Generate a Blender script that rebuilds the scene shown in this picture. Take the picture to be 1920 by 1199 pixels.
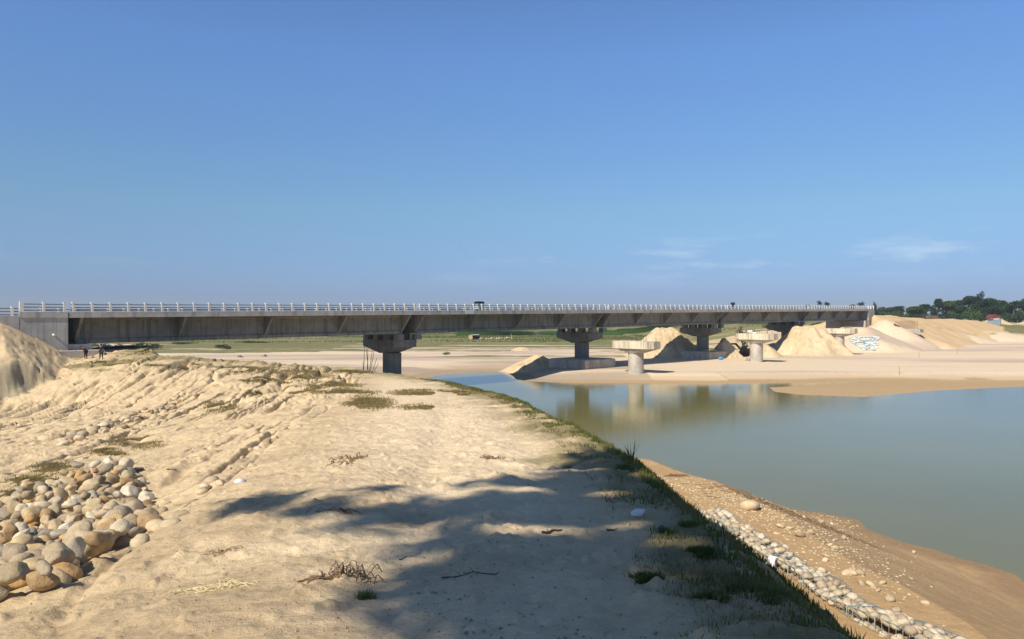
import bpy, math, random
import numpy as np
from mathutils import Vector, Matrix, Quaternion

random.seed(7)
RNG = np.random.default_rng(7)
scene = bpy.context.scene
for o in list(bpy.data.objects):
    bpy.data.objects.remove(o)

# ------------------------------------------------------------------ camera, sky, sun
E = 11.6                       # eye height above the river, metres
F = 1400.0                     # focal length in photo pixels (1920 wide)
CX, CY = 960.0, 598.0
cam_d = bpy.data.cameras.new('camera')
cam_d.sensor_width = 36.0
cam_d.lens = F / 1920.0 * 36.0
cam_d.clip_start = 0.1
cam_d.clip_end = 20000
cam_d.shift_y = (599.5 - CY) / 1920.0 * -1.0
cam = bpy.data.objects.new('camera', cam_d)
scene.collection.objects.link(cam)
cam.location = (0, 0, E)
cam.rotation_euler = (math.radians(90), 0, 0)
scene.camera = cam

SUN_AZ = Vector((-0.60, -0.80, 0)).normalized()
SUN_EL = math.radians(43)
sun_dir = Vector((SUN_AZ.x * math.cos(SUN_EL), SUN_AZ.y * math.cos(SUN_EL), math.sin(SUN_EL)))
sd = bpy.data.lights.new('sun', 'SUN')
sd.energy = 5.0
sd.angle = math.radians(0.55)
sd.color = (1.0, 0.915, 0.77)
sun = bpy.data.objects.new('sun', sd)
scene.collection.objects.link(sun)
sun.rotation_euler = sun_dir.to_track_quat('Z', 'Y').to_euler()
sun.location = (-60, -70, 120)

world = bpy.data.worlds.new('World')
scene.world = world
world.use_nodes = True
wn = world.node_tree
wn.nodes.clear()
w_out = wn.nodes.new('ShaderNodeOutputWorld')
w_bg = wn.nodes.new('ShaderNodeBackground')
w_sky = wn.nodes.new('ShaderNodeTexSky')
w_sky.sky_type = 'NISHITA'
w_sky.sun_disc = False
w_sky.sun_elevation = SUN_EL
w_sky.sun_rotation = math.radians(216.9)
w_sky.altitude = 0
w_sky.air_density = 0.9
w_sky.dust_density = 0.25
w_sky.ozone_density = 3.2
w_bg.inputs['Strength'].default_value = 0.127
# a few faint low clouds near the horizon on the right
geo = wn.nodes.new('ShaderNodeTexCoord')
sep = wn.nodes.new('ShaderNodeSeparateXYZ')
wn.links.new(geo.outputs['Generated'], sep.inputs[0])
mp = wn.nodes.new('ShaderNodeMapping')
mp.inputs['Scale'].default_value = (7, 7, 34)
wn.links.new(geo.outputs['Generated'], mp.inputs['Vector'])
cn = wn.nodes.new('ShaderNodeTexNoise')
cn.inputs['Scale'].default_value = 1.0
cn.inputs['Detail'].default_value = 7
cn.inputs['Roughness'].default_value = 0.62
wn.links.new(mp.outputs[0], cn.inputs['Vector'])
cr = wn.nodes.new('ShaderNodeMapRange')
cr.inputs['From Min'].default_value = 0.54
cr.inputs['From Max'].default_value = 0.72
wn.links.new(cn.outputs['Fac'], cr.inputs['Value'])
band = wn.nodes.new('ShaderNodeValToRGB')
band.color_ramp.elements[0].position = 0.035
band.color_ramp.elements[0].color = (0, 0, 0, 1)
band.color_ramp.elements[1].position = 0.12
band.color_ramp.elements[1].color = (0, 0, 0, 1)
e_ = band.color_ramp.elements.new(0.07)
e_.color = (0.36, 0.36, 0.36, 1)
wn.links.new(sep.outputs['Z'], band.inputs['Fac'])
mul = wn.nodes.new('ShaderNodeMath')
mul.operation = 'MULTIPLY'
wn.links.new(cr.outputs[0], mul.inputs[0])
wn.links.new(band.outputs['Color'], mul.inputs[1])
mixc = wn.nodes.new('ShaderNodeMix')
mixc.data_type = 'RGBA'
xr = wn.nodes.new('ShaderNodeMapRange')
xr.inputs['From Min'].default_value = -0.25
xr.inputs['From Max'].default_value = 0.15
xr.inputs['To Min'].default_value = 0.15
wn.links.new(sep.outputs['X'], xr.inputs['Value'])
mul2 = wn.nodes.new('ShaderNodeMath')
mul2.operation = 'MULTIPLY'
wn.links.new(mul.outputs[0], mul2.inputs[0])
wn.links.new(xr.outputs[0], mul2.inputs[1])
wn.links.new(mul2.outputs[0], mixc.inputs['Factor'])
wn.links.new(w_sky.outputs[0], mixc.inputs['A'])
mixc.inputs['B'].default_value = (15.0, 14.0, 11.0, 1)
tint = wn.nodes.new('ShaderNodeMix')
tint.data_type = 'RGBA'
tint.blend_type = 'MULTIPLY'
tint.inputs['Factor'].default_value = 1.0
el_r = wn.nodes.new('ShaderNodeValToRGB')        # hazy band low in the sky takes light out of the horizon
for p_, c_ in ((0.0, (.30, .35, .51)), (.03, (.29, .35, .575)), (.14, (.50, .60, .645)), (.33, (.66, .815, .99)), (.45, (.65, .80, .95)), (.8, (.40, .47, .54)), (1.0, (.36, .42, .48))):
    if p_ in (0.0, 1.0): e_ = el_r.color_ramp.elements[0 if p_ == 0 else -1]
    else: e_ = el_r.color_ramp.elements.new(p_)
    e_.color = c_ + (1,)
wn.links.new(sep.outputs['Z'], el_r.inputs['Fac'])
wn.links.new(el_r.outputs['Color'], tint.inputs['B'])
wn.links.new(mixc.outputs['Result'], tint.inputs['A'])
wn.links.new(tint.outputs['Result'], w_bg.inputs['Color'])
wn.links.new(w_bg.outputs[0], w_out.inputs['Surface'])

scene.view_settings.view_transform = 'Standard'
scene.view_settings.look = 'None'
scene.view_settings.exposure = 0.33
scene.view_settings.gamma = 1.0
scene.view_settings.use_curve_mapping = False

# ------------------------------------------------------------------ helpers
COL = scene.collection


def tag(o, label=None, cat=None, group=None, kind=None):
    if label: o['label'] = label
    if cat: o['category'] = cat
    if group: o['group'] = group
    if kind: o['kind'] = kind
    return o


def empty(name, loc=(0, 0, 0), rz=0.0, label=None, cat=None, group=None):
    o = bpy.data.objects.new(name, None)
    o.empty_display_size = 0.3
    COL.objects.link(o)
    o.location = loc
    o.rotation_euler = (0, 0, rz)
    return tag(o, label, cat, group)


def new_obj(name, me, parent=None, loc=None):
    o = bpy.data.objects.new(name, me)
    COL.objects.link(o)
    if parent is not None: o.parent = parent
    if loc is not None: o.location = loc
    return o


def copy_tree(o, parent=None):
    c = o.copy()
    COL.objects.link(c)
    c.parent = parent
    for ch in list(o.children):
        copy_tree(ch, c)
    return c


class MB:
    """collects shapes into one mesh"""
    def __init__(s):
        s.v = []; s.f = []; s.smooth = []

    def add(s, vs, fs, smooth=False):
        b = len(s.v)
        s.v += [tuple(p) for p in vs]
        s.f += [tuple(b + i for i in f) for f in fs]
        s.smooth += [smooth] * len(fs)

    def box(s, lo, hi, fn=None):
        x0, y0, z0 = lo; x1, y1, z1 = hi
        vs = [(x0, y0, z0), (x1, y0, z0), (x1, y1, z0), (x0, y1, z0), (x0, y0, z1), (x1, y0, z1), (x1, y1, z1), (x0, y1, z1)]
        if fn: vs = [fn(*p) for p in vs]
        s.add(vs, [(0, 3, 2, 1), (4, 5, 6, 7), (0, 1, 5, 4), (1, 2, 6, 5), (2, 3, 7, 6), (3, 0, 4, 7)])

    def loft(s, rings, smooth=False, caps=True):
        n = len(rings[0]); vs = [p for r in rings for p in r]; fs = []
        for k in range(len(rings) - 1):
            for i in range(n):
                j = (i + 1) % n
                fs.append((k * n + i, k * n + j, (k + 1) * n + j, (k + 1) * n + i))
        s.add(vs, fs, smooth)
        if caps:
            s.add(rings[0], [tuple(reversed(range(n)))])
            s.add(rings[-1], [tuple(range(n))])

    def tube(s, pts, radii, seg=6, smooth=True):
        pts = [Vector(p) for p in pts]
        if not hasattr(radii, '__len__'): radii = [radii] * len(pts)
        rings = []
        prev = None
        for i, p in enumerate(pts):
            d = (pts[min(i + 1, len(pts) - 1)] - pts[max(i - 1, 0)])
            if d.length < 1e-9: d = Vector((0, 0, 1))
            d.normalize()
            a = prev if prev is not None else (Vector((1, 0, 0)) if abs(d.x) < .8 else Vector((0, 1, 0)))
            a = (a - d * a.dot(d)).normalized()
            prev = a
            b = d.cross(a)
            rings.append([p + (a * math.cos(2 * math.pi * k / seg) + b * math.sin(2 * math.pi * k / seg)) * radii[i] for k in range(seg)])
        s.loft(rings, smooth)

    def prism(s, poly, a, b, fn):
        n = len(poly)
        r0 = [fn(p[0], p[1], a) for p in poly]; r1 = [fn(p[0], p[1], b) for p in poly]
        s.loft([r0, r1])

    def mesh(s, name, mat=None):
        me = bpy.data.meshes.new(name)
        me.from_pydata(s.v, [], s.f)
        me.polygons.foreach_set('use_smooth', s.smooth)
        if mat: me.materials.append(mat)
        me.update()
        return me

    def build(s, name, mat, parent=None, loc=None):
        return new_obj(name, s.mesh(name, mat), parent, loc)


def np_mesh(name, V, Fc, mat, smooth=False):
    """V (n,3), Fc (m,k) arrays"""
    me = bpy.data.meshes.new(name)
    k = Fc.shape[1]
    me.vertices.add(len(V)); me.vertices.foreach_set('co', np.asarray(V, np.float32).ravel())
    me.loops.add(Fc.size); me.loops.foreach_set('vertex_index', Fc.astype(np.int32).ravel())
    me.polygons.add(len(Fc)); me.polygons.foreach_set('loop_start', np.arange(0, Fc.size, k, dtype=np.int32))
    me.polygons.foreach_set('use_smooth', np.full(len(Fc), smooth))
    me.update(calc_edges=True)
    if mat: me.materials.append(mat)
    return me


def add_attr(me, name, rgb):
    a = me.color_attributes.new(name, 'FLOAT_COLOR', 'POINT')
    d = np.ones((len(me.vertices), 4), np.float32)
    d[:, :3] = rgb
    a.data.foreach_set('color', d.ravel())


# ------------------------------------------------------------------ materials
def bsdf_mat(name):
    m = bpy.data.materials.new(name)
    m.use_nodes = True
    nt = m.node_tree
    return m, nt, nt.nodes['Principled BSDF']


def N(nt, typ, **kw):
    n = nt.nodes.new(typ)
    for k, v in kw.items():
        if k in n.inputs: n.inputs[k].default_value = v
        else: setattr(n, k, v)
    return n


def simple_mat(name, col, rough=0.8, var=0.15, scale=6.0, bump=0.0, metal=0.0, spec=0.3, stretch=(1, 1, 1), coord='Object', detail=5):
    m, nt, b = bsdf_mat(name)
    tc = N(nt, 'ShaderNodeTexCoord')
    mp = N(nt, 'ShaderNodeMapping'); mp.inputs['Scale'].default_value = stretch
    nt.links.new(tc.outputs[coord], mp.inputs['Vector'])
    no = N(nt, 'ShaderNodeTexNoise', Scale=scale, Detail=detail, Roughness=0.65)
    nt.links.new(mp.outputs[0], no.inputs['Vector'])
    r = N(nt, 'ShaderNodeValToRGB')
    r.color_ramp.elements[0].position = 0.28
    r.color_ramp.elements[1].position = 0.72
    r.color_ramp.elements[0].color = tuple(c * (1 - var) for c in col) + (1,)
    r.color_ramp.elements[1].color = tuple(min(1, c * (1 + var)) for c in col) + (1,)
    nt.links.new(no.outputs['Fac'], r.inputs['Fac'])
    nt.links.new(r.outputs['Color'], b.inputs['Base Color'])
    b.inputs['Roughness'].default_value = rough
    b.inputs['Metallic'].default_value = metal
    b.inputs['Specular IOR Level'].default_value = spec
    if bump:
        bp = N(nt, 'ShaderNodeBump', Strength=bump, Distance=0.05)
        nt.links.new(no.outputs['Fac'], bp.inputs['Height'])
        nt.links.new(bp.outputs[0], b.inputs['Normal'])
    return m


def concrete_mat(name, col, streak_col, streak=0.5, patch=0.25, lines=True, sscale=1.6, thr=(0.5, 0.62)):
    """board-marked concrete with vertical run-off streaks"""
    m, nt, b = bsdf_mat(name)
    tc = N(nt, 'ShaderNodeTexCoord')
    no = N(nt, 'ShaderNodeTexNoise', Scale=0.55, Detail=8, Roughness=0.7)
    nt.links.new(tc.outputs['Object'], no.inputs['Vector'])
    r = N(nt, 'ShaderNodeValToRGB')
    r.color_ramp.elements[0].position = 0.3
    r.color_ramp.elements[1].position = 0.7
    r.color_ramp.elements[0].color = tuple(c * (1 - patch) for c in col) + (1,)
    r.color_ramp.elements[1].color = tuple(min(1, c * (1 + patch)) for c in col) + (1,)
    nt.links.new(no.outputs['Fac'], r.inputs['Fac'])
    mp = N(nt, 'ShaderNodeMapping'); mp.inputs['Scale'].default_value = (1, 1, 0.07)
    nt.links.new(tc.outputs['Object'], mp.inputs['Vector'])
    n2 = N(nt, 'ShaderNodeTexNoise', Scale=sscale, Detail=4, Roughness=0.6)
    nt.links.new(mp.outputs[0], n2.inputs['Vector'])
    mr = N(nt, 'ShaderNodeMapRange')
    mr.inputs['From Min'].default_value = thr[0]; mr.inputs['From Max'].default_value = thr[1]
    mr.inputs['To Max'].default_value = streak
    nt.links.new(n2.outputs['Fac'], mr.inputs['Value'])
    mx = N(nt, 'ShaderNodeMix', data_type='RGBA')
    nt.links.new(mr.outputs[0], mx.inputs['Factor'])
    nt.links.new(r.outputs['Color'], mx.inputs['A'])
    mx.inputs['B'].default_value = streak_col + (1,)
    last = mx.outputs['Result']
    if lines:
        sp = N(nt, 'ShaderNodeSeparateXYZ')
        nt.links.new(tc.outputs['Object'], sp.inputs[0])
        sm = N(nt, 'ShaderNodeMath', operation='ADD')
        nt.links.new(sp.outputs['X'], sm.inputs[0]); nt.links.new(sp.outputs['Y'], sm.inputs[1])
        pp = N(nt, 'ShaderNodeMath', operation='PINGPONG'); pp.inputs[1].default_value = 0.6
        nt.links.new(sm.outputs[0], pp.inputs[0])
        ln = N(nt, 'ShaderNodeMapRange')
        ln.inputs['From Min'].default_value = 0.0; ln.inputs['From Max'].default_value = 0.05
        ln.inputs['To Min'].default_value = 0.72; ln.inputs['To Max'].default_value = 1.0
        nt.links.new(pp.outputs[0], ln.inputs['Value'])
        vm = N(nt, 'ShaderNodeVectorMath', operation='SCALE')
        nt.links.new(last, vm.inputs[0]); nt.links.new(ln.outputs[0], vm.inputs['Scale'])
        last = vm.outputs[0]
    nt.links.new(last, b.inputs['Base Color'])
    b.inputs['Roughness'].default_value = 0.85
    b.inputs['Specular IOR Level'].default_value = 0.25
    n3 = N(nt, 'ShaderNodeTexNoise', Scale=9, Detail=4)
    nt.links.new(tc.outputs['Object'], n3.inputs['Vector'])
    bp = N(nt, 'ShaderNodeBump', Strength=0.3, Distance=0.03)
    nt.links.new(n3.outputs['Fac'], bp.inputs['Height'])
    nt.links.new(bp.outputs[0], b.inputs['Normal'])
    return m


def leaf_mat(name, c0, c1, trans=0.25):
    m, nt, b = bsdf_mat(name)
    tc = N(nt, 'ShaderNodeTexCoord')
    no = N(nt, 'ShaderNodeTexNoise', Scale=0.6, Detail=5, Roughness=0.7)
    nt.links.new(tc.outputs['Object'], no.inputs['Vector'])
    r = N(nt, 'ShaderNodeValToRGB')
    r.color_ramp.elements[0].position = 0.35; r.color_ramp.elements[1].position = 0.68
    r.color_ramp.elements[0].color = c0 + (1,); r.color_ramp.elements[1].color = c1 + (1,)
    nt.links.new(no.outputs['Fac'], r.inputs['Fac'])
    nt.links.new(r.outputs['Color'], b.inputs['Base Color'])
    b.inputs['Roughness'].default_value = 0.6
    b.inputs['Specular IOR Level'].default_value = 0.25
    if trans:
        tr = N(nt, 'ShaderNodeBsdfTranslucent')
        nt.links.new(r.outputs['Color'], tr.inputs['Color'])
        ms = N(nt, 'ShaderNodeMixShader'); ms.inputs[0].default_value = trans
        out = nt.nodes['Material Output']
        nt.links.new(b.outputs[0], ms.inputs[1]); nt.links.new(tr.outputs[0], ms.inputs[2])
        nt.links.new(ms.outputs[0], out.inputs['Surface'])
    return m


M_wall = concrete_mat('concrete_wall', (0.40, 0.39, 0.36), (0.25, 0.24, 0.22), 0.45)
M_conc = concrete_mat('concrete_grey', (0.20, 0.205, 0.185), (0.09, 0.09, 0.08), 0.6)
M_slab = concrete_mat('concrete_slab_edge', (0.42, 0.40, 0.37), (0.2, 0.19, 0.18), 0.5, lines=False, sscale=0.8)
M_post = simple_mat('concrete_post', (0.66, 0.65, 0.6), 0.8, 0.1, 3)
M_old = concrete_mat('concrete_old', (0.58, 0.51, 0.38), (0.12, 0.10, 0.075), 0.62, 0.2, lines=False, sscale=1.5, thr=(0.52, 0.66))
M_oldcol = concrete_mat('concrete_old_column', (0.44, 0.40, 0.34), (0.2, 0.18, 0.15), 0.5, 0.3, lines=False, sscale=0.9)
M_steel = simple_mat('rail_steel', (0.16, 0.18, 0.2), 0.5, 0.1, 3, metal=0.3)
M_rust = simple_mat('rusty_steel', (0.17, 0.09, 0.05), 0.8, 0.3, 5)
M_patch = simple_mat('fresh_plaster', (0.62, 0.63, 0.6), 0.8, 0.08, 3)

# ------------------------------------------------------------------ noise
_tabs = {}


def vnoise(x, y, seed=0):
    if seed not in _tabs: _tabs[seed] = np.random.default_rng(1000 + seed).random((256, 256)).astype(np.float32)
    T = _tabs[seed]
    xi = np.floor(x).astype(np.int64); yi = np.floor(y).astype(np.int64)
    fx = x - xi; fy = y - yi
    fx = fx * fx * (3 - 2 * fx); fy = fy * fy * (3 - 2 * fy)
    a = T[xi & 255, yi & 255]; b = T[(xi + 1) & 255, yi & 255]; c = T[xi & 255, (yi + 1) & 255]; d = T[(xi + 1) & 255, (yi + 1) & 255]
    return (a * (1 - fx) + b * fx) * (1 - fy) + (c * (1 - fx) + d * fx) * fy


def fbm(x, y, o=4, seed=0, g=0.5):
    s = 0; a = 1; n = 0
    for k in range(o):
        s = s + a * (vnoise(x * 2 ** k + 17.3 * k, y * 2 ** k - 9.1 * k, seed + k) - 0.5); n += a; a *= g
    return s / n * 2


def sstep(a, b, x):
    t = np.clip((x - a) / (b - a), 0, 1)
    return t * t * (3 - 2 * t)


# ------------------------------------------------------------------ bridge frame
TH = math.atan2(0.702, 0.712)
U = np.array([math.sin(TH), math.cos(TH)]); NV = np.array([-U[1], U[0]])
P0 = np.array([-50.2, 84.5])
SLOPE = 0.01057


def sw(X, Y):
    dx = X - P0[0]; dy = Y - P0[1]
    return dx * U[0] + dy * U[1], dx * NV[0] + dy * NV[1]


# ------------------------------------------------------------------ terrain
def px_pt(px, py, h):
    z = F * h / (py - CY)
    return (px - CX) / F * z, z


TOP = [(960, 1199, 1.66), (600, 1199, 1.7), (300, 1199, 1.85), (0, 1199, 2.2), (1400, 1199, 1.68), (960, 1000, 1.9), (700, 1000, 1.95),
       (1200, 1000, 1.95), (1060, 850, 2.3), (800, 850, 2.35), (960, 800, 2.7), (800, 780, 3.0), (700, 800, 2.8), (1060, 800, 2.6),
       (960, 750, 3.5), (800, 730, 4.2), (640, 730, 4.3), (850, 718, 5.0), (700, 705, 5.05), (560, 705, 5.05), (640, 692, 5.0), (400, 690, 4.75),
       (250, 682, 4.6), (150, 678, 4.6), (560, 800, 2.95), (450, 900, 2.45), (350, 960, 2.35), (200, 1080, 2.25), (100, 1120, 2.3),
       (300, 965, 2.7), (150, 1000, 3.1), (0, 1050, 3.0), (0, 950, 3.5), (150, 900, 3.4), (280, 880, 3.25), (350, 910, 2.85), (330, 900, 3.0),
       (0, 880, 4.6), (150, 850, 4.75), (300, 840, 4.25), (450, 820, 3.6), (225, 795, 5.8), (360, 745, 5.75), (100, 800, 6.2), (0, 800, 6.8),
       (0, 762, 7.4), (130, 760, 7.0), (500, 760, 4.4), (450, 720, 5.05), (300, 720, 5.6), (200, 720, 5.95), (-200, 760, 7.5), (-200, 900, 4.6), (-200, 1100, 2.8)]


class TPS:
    def __init__(s, P, V, lam=1e-4):
        s.P = np.array(P); n = len(P)
        K = s.k(s.P, s.P) + lam * np.eye(n)
        Q = np.hstack([np.ones((n, 1)), s.P])
        A = np.block([[K, Q], [Q.T, np.zeros((3, 3))]])
        s.w = np.linalg.solve(A, np.concatenate([V, np.zeros(3)]))

    def k(s, A, B):
        d2 = ((A[:, None, :] - B[None, :, :]) ** 2).sum(-1)
        return 0.5 * d2 * np.log(d2 + 1e-12)

    def __call__(s, Q):
        out = np.empty(len(Q))
        for i in range(0, len(Q), 40000):
            q = Q[i:i + 40000]
            out[i:i + 40000] = s.k(q, s.P) @ s.w[:-3] + s.w[-3] + q @ s.w[-2:]
        return out


def tl(X, Y):
    Yc = np.clip(Y, 3.6, 95)
    return np.stack([np.clip(X / Yc, -0.95, 0.45), 0.55 * np.log(Yc)], -1)


_pts = np.array([px_pt(*p) for p in TOP])
tps = TPS(tl(_pts[:, 0], _pts[:, 1]), np.array([p[2] for p in TOP]))

CREST = np.array([(2.4, -60), (1.9, 0), (1.55, 4.5), (1.78, 7), (1.75, 12), (1.3, 18), (.1, 32), (-2.4, 46), (-4.8, 58), (-10.2, 68), (-17.4, 76), (-32, 80.5),
                  (-40, 83.5), (-47, 96), (-62, 112), (-250, 170), (-250, -60)])
NEAR = np.array([(34, -60), (26, 0), (24, 15), (23.4, 27), (22.6, 33.7), (21.8, 36.3), (20.6, 38.9), (19.8, 41.2), (19.9, 43.0), (19.0, 44.6), (17.1, 46.1), (15.1, 48.2), (10.7, 56.6), (5.4, 78), (-.5, 103), (-11, 128), (-17, 143)])


def rough_line(P, n, amp, seed):
    out = []
    for i in range(len(P) - 1):
        a, b = P[i], P[i + 1]; L = np.hypot(*(b - a)); d = (b - a) / L; k = max(1, int(L / n))
        for j in range(k):
            q = a + (b - a) * j / k
            w = amp * (0 if j == 0 and i == 0 else 1) * float(fbm(np.array([q[0] * .35]), np.array([q[1] * .35]), 4, seed)[0])
            out.append(q + np.array([-d[1], d[0]]) * w)
    return np.array(out + [P[-1]])


NEAR = np.vstack([NEAR[:2], rough_line(NEAR[2:15], 1.3, 1.1, 66), NEAR[15:]])
FAR = np.array([(-17, 143), (-15.3, 153), (-9.4, 164), (-3.6, 165.7), (-.9, 159), (.3, 150), (.8, 142.5), (3.9, 137.6), (11.5, 134.2), (22, 134.2), (32.3, 133),
                (41.8, 133), (52, 134.8), (62, 137.4), (71, 138.6), (62, 135.4), (52.6, 130.8), (43.4, 126), (41.7, 118.5), (44, 113.8), (52, 110.6), (67.9, 120.3), (87.7, 127.9), (130, 125), (220, 100), (500, 60)])
WATER = np.vstack([NEAR, FAR[1:], [(500, -60)]])
POOL = np.array([(66, 137.6), (80, 139.4), (94, 142), (98, 143.5), (90, 143.6), (76, 141.2), (66, 138.8)])
CUT = np.array([(58, 330), (68, 250), (77, 224), (110, 242), (145, 275), (223, 325), (400, 400), (1200, 700), (9000, 3000), (9000, 9000), (300, 9000)])


def seg_dist(X, Y, P, closed):
    n = len(P); m = n if closed else n - 1
    best = np.full(X.shape, 1e18); bx = np.zeros_like(X); by = np.zeros_like(X)
    for i in range(m):
        a = P[i]; b = P[(i + 1) % n]
        d = b - a; L = d @ d
        t = np.clip(((X - a[0]) * d[0] + (Y - a[1]) * d[1]) / L, 0, 1)
        qx = a[0] + t * d[0]; qy = a[1] + t * d[1]
        r = (X - qx) ** 2 + (Y - qy) ** 2
        c = r < best
        best = np.where(c, r, best); bx = np.where(c, qx, bx); by = np.where(c, qy, by)
    return np.sqrt(best), bx, by


def inside(X, Y, P):
    r = np.zeros(X.shape, bool); n = len(P)
    for i in range(n):
        x0, y0 = P[i]; x1, y1 = P[(i + 1) % n]
        if y0 == y1: continue
        c = ((y0 > Y) != (y1 > Y)) & (X < (x1 - x0) * (Y - y0) / (y1 - y0) + x0)
        r ^= c
    return r


def cone(X, Y, cx, cy, r, hgt, seed, flat=0.0, ax=1.0, ang=0.0):
    """heap surface above its base; 0 outside"""
    c, s_ = math.cos(ang), math.sin(ang)
    dx = (X - cx) * c + (Y - cy) * s_; dy = (-(X - cx) * s_ + (Y - cy) * c) * ax
    d = np.sqrt(dx * dx + dy * dy) / r
    th = np.arctan2(dy, dx)
    d = d * (1 + 0.16 * fbm(np.cos(th) * 2 + 9, np.sin(th) * 2 + seed, 3, seed))
    p = np.clip((1 - d) / (1 - flat), 0, 1)
    return hgt * (1 - (1 - p) ** 1.0) * (1 + 0.10 * fbm(X / r * 3, Y / r * 3, 4, seed))


def terrain(X, Y, masks=False):
    X = np.asarray(X, float); Y = np.asarray(Y, float)
    sh = X.shape; X = X.ravel(); Y = Y.ravel()
    # crest / bowl surface
    dC, cx, cy = seg_dist(X, Y, CREST, True)
    inC = inside(X, Y, CREST)
    qx = np.where(inC, X, cx); qy = np.where(inC, Y, cy)
    hT = tps(tl(qx, qy))
    out = np.where(inC, 0, dC)
    wob = 0.5 * fbm(X * .25, Y * .25, 3, 41)
    o2 = np.clip(out + wob * np.clip(out, 0, 1), 0, None)
    dr = np.sqrt(o2 * o2 + 0.06) - math.sqrt(0.06)
    ZT = E - hT - 1.05 * np.minimum(dr, 2.4) - 0.7 * np.clip(dr - 2.4, 0, None)
    edge = np.where(inC, dC, 0)
    # shoulder rounding and rough edge
    path = sstep(0.0, 2.5, X + 3.2 + .16 * (Y - 6.7)) * sstep(0.3, 1.6, edge)      # trodden crest
    face = (1 - sstep(-1.0, 1.2, X + 3.6 + .17 * (Y - 6.7))) * inC                 # eroded bowl sides
    sc = np.clip(Y / 30, 0.35, 1.6)
    wx = X + .55 * fbm(X * .2, Y * .12, 4, 5) + 0.16 * Y
    rg = 1 - np.abs(2 * vnoise(wx * .75, Y * .055, 11) - 1)
    rg2 = 1 - np.abs(2 * vnoise(wx * 2.1 + 40, Y * .2, 12) - 1)
    brk = sstep(.45, .8, vnoise(wx * .4, Y * .12, 61))
    brk2 = sstep(.4, .8, vnoise(wx * .9 + 5, Y * .3, 62))
    rg3 = 1 - np.abs(2 * vnoise(wx * 1.3 + 80, Y * .1, 13) - 1)
    grooves = (-(np.clip(rg, .8, 1) - .8) * 2.2 * brk - (np.clip(rg3, .82, 1) - .82) * 1.7 * sstep(.3, .6, vnoise(wx * .5 + 9, Y * .1, 64)) - (np.clip(rg2, .72, 1) - .72) * 0.8 * brk2) * sc * face
    ledge = fbm(wx * .5, Y * .35, 5, 19, .6)
    grooves = grooves + face * sc * 0.16 * np.abs(ledge)
    lump = fbm(X * .9, Y * .9, 4, 3) * 0.12 * (0.35 + 0.65 * face) + fbm(X * 3.1, Y * 3.1, 3, 8) * 0.035 + fbm(X * 9, Y * 9, 2, 9) * 0.014
    lump = lump + 0.10 * np.abs(fbm(X * 1.6, Y * 1.6, 3, 27)) * (1 - sstep(0.2, 1.8, edge)) * (Y < 80)
    lump = lump + face * sstep(.45, .75, vnoise(wx * .5 + 3, Y * .22, 63)) * (.30 * np.clip(fbm(X * 1.3, Y * 1.3, 3, 45) - .22, 0, 1) + .20 * np.clip(fbm(X * 3.7, Y * 3.7, 3, 46) - .26, 0, 1) + .16 * np.clip(fbm(X * 8, Y * 8, 2, 47) - .3, 0, 1)) * np.clip(sc, .4, 1.3)
    lump = lump + .10 * np.clip(fbm(X * 5, Y * 5, 3, 48) - .3, 0, 1)
    ruts = -0.05 * np.exp(-((X - 0.15 + .055 * (Y - 8) - .5) / .35) ** 2) - 0.05 * np.exp(-((X + 1.25 + .075 * (Y - 8) - .3) / .35) ** 2)
    ZT = ZT + grooves + lump + ruts * path
    # water, beaches and river bed
    dn, _, _ = seg_dist(X, Y, NEAR, False)
    df, _, _ = seg_dist(X, Y, FAR, False)
    inW = inside(X, Y, WATER)
    n1 = fbm(X * .35, Y * .35, 4, 21)
    capn = np.interp(Y, [0, 36, 50, 70, 110, 145], [4.9, 4.75, 3.5, 2.2, 1.9, 1.3])
    Zn = np.minimum(.10 * np.minimum(dn, 2.5) + .40 * np.clip(dn - 2.5, 0, None), capn) + .05 * n1 * np.clip(dn, 0, 1) + .02 * fbm(X * 3, Y * 3, 3, 22)
    Zf = .05 * np.minimum(df, 3) + np.minimum(.15 * np.clip(df - 3, 0, None), 1.0)
    Zf = Zf + .6 * sstep(195, 260, Y) + .9 * sstep(250, 330, Y) + 1.2 * sstep(330, 520, Y)
    und = fbm(X * .018, Y * .05, 4, 24)
    Zf = Zf + (.22 * und + .1 * fbm(X * .12, Y * .2, 3, 26)) * sstep(8, 40, df) + .03 * fbm(X * .5, Y * .5, 3, 28) * sstep(2, 8, df)
    w = sstep(.42, .58, df / (dn + df + 1e-6))
    Zb = Zn * w + Zf * (1 - w)
    Zb = np.maximum(Zb, .015)
    Zb = np.where(inW, -np.minimum(.18 * np.minimum(dn, df), 1.6), Zb)
    dP, _, _ = seg_dist(X, Y, POOL, True)
    inP = inside(X, Y, POOL)
    Zb = np.where(~inW & (X > 40) & (Y < 146) & (Y > 100), Zb * sstep(134, 150, Y) + (1 - sstep(134, 150, Y)) * np.minimum(Zb, .05 + .012 * df + .01 * n1), Zb)
    # right bank
    dK, _, _ = seg_dist(X, Y, CUT, True)
    dK = np.where(inside(X, Y, CUT), dK, -dK)
    dK = dK + 2.5 * fbm(X * .06, Y * .06, 4, 31) + 1.0 * fbm(X * .3, Y * .3, 2, 32)
    rise = .8 * sstep(0, 2.2, dK) + 4.9 * sstep(5, 46, dK) + (.7 * fbm(X * .05, Y * .05, 4, 33) + .35 * np.abs(fbm(X * .16, Y * .2, 4, 34))) * sstep(2, 16, dK) * (1 - sstep(90, 140, dK))
    Zb = Zb + rise * np.where(inW, 0, 1)
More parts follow.
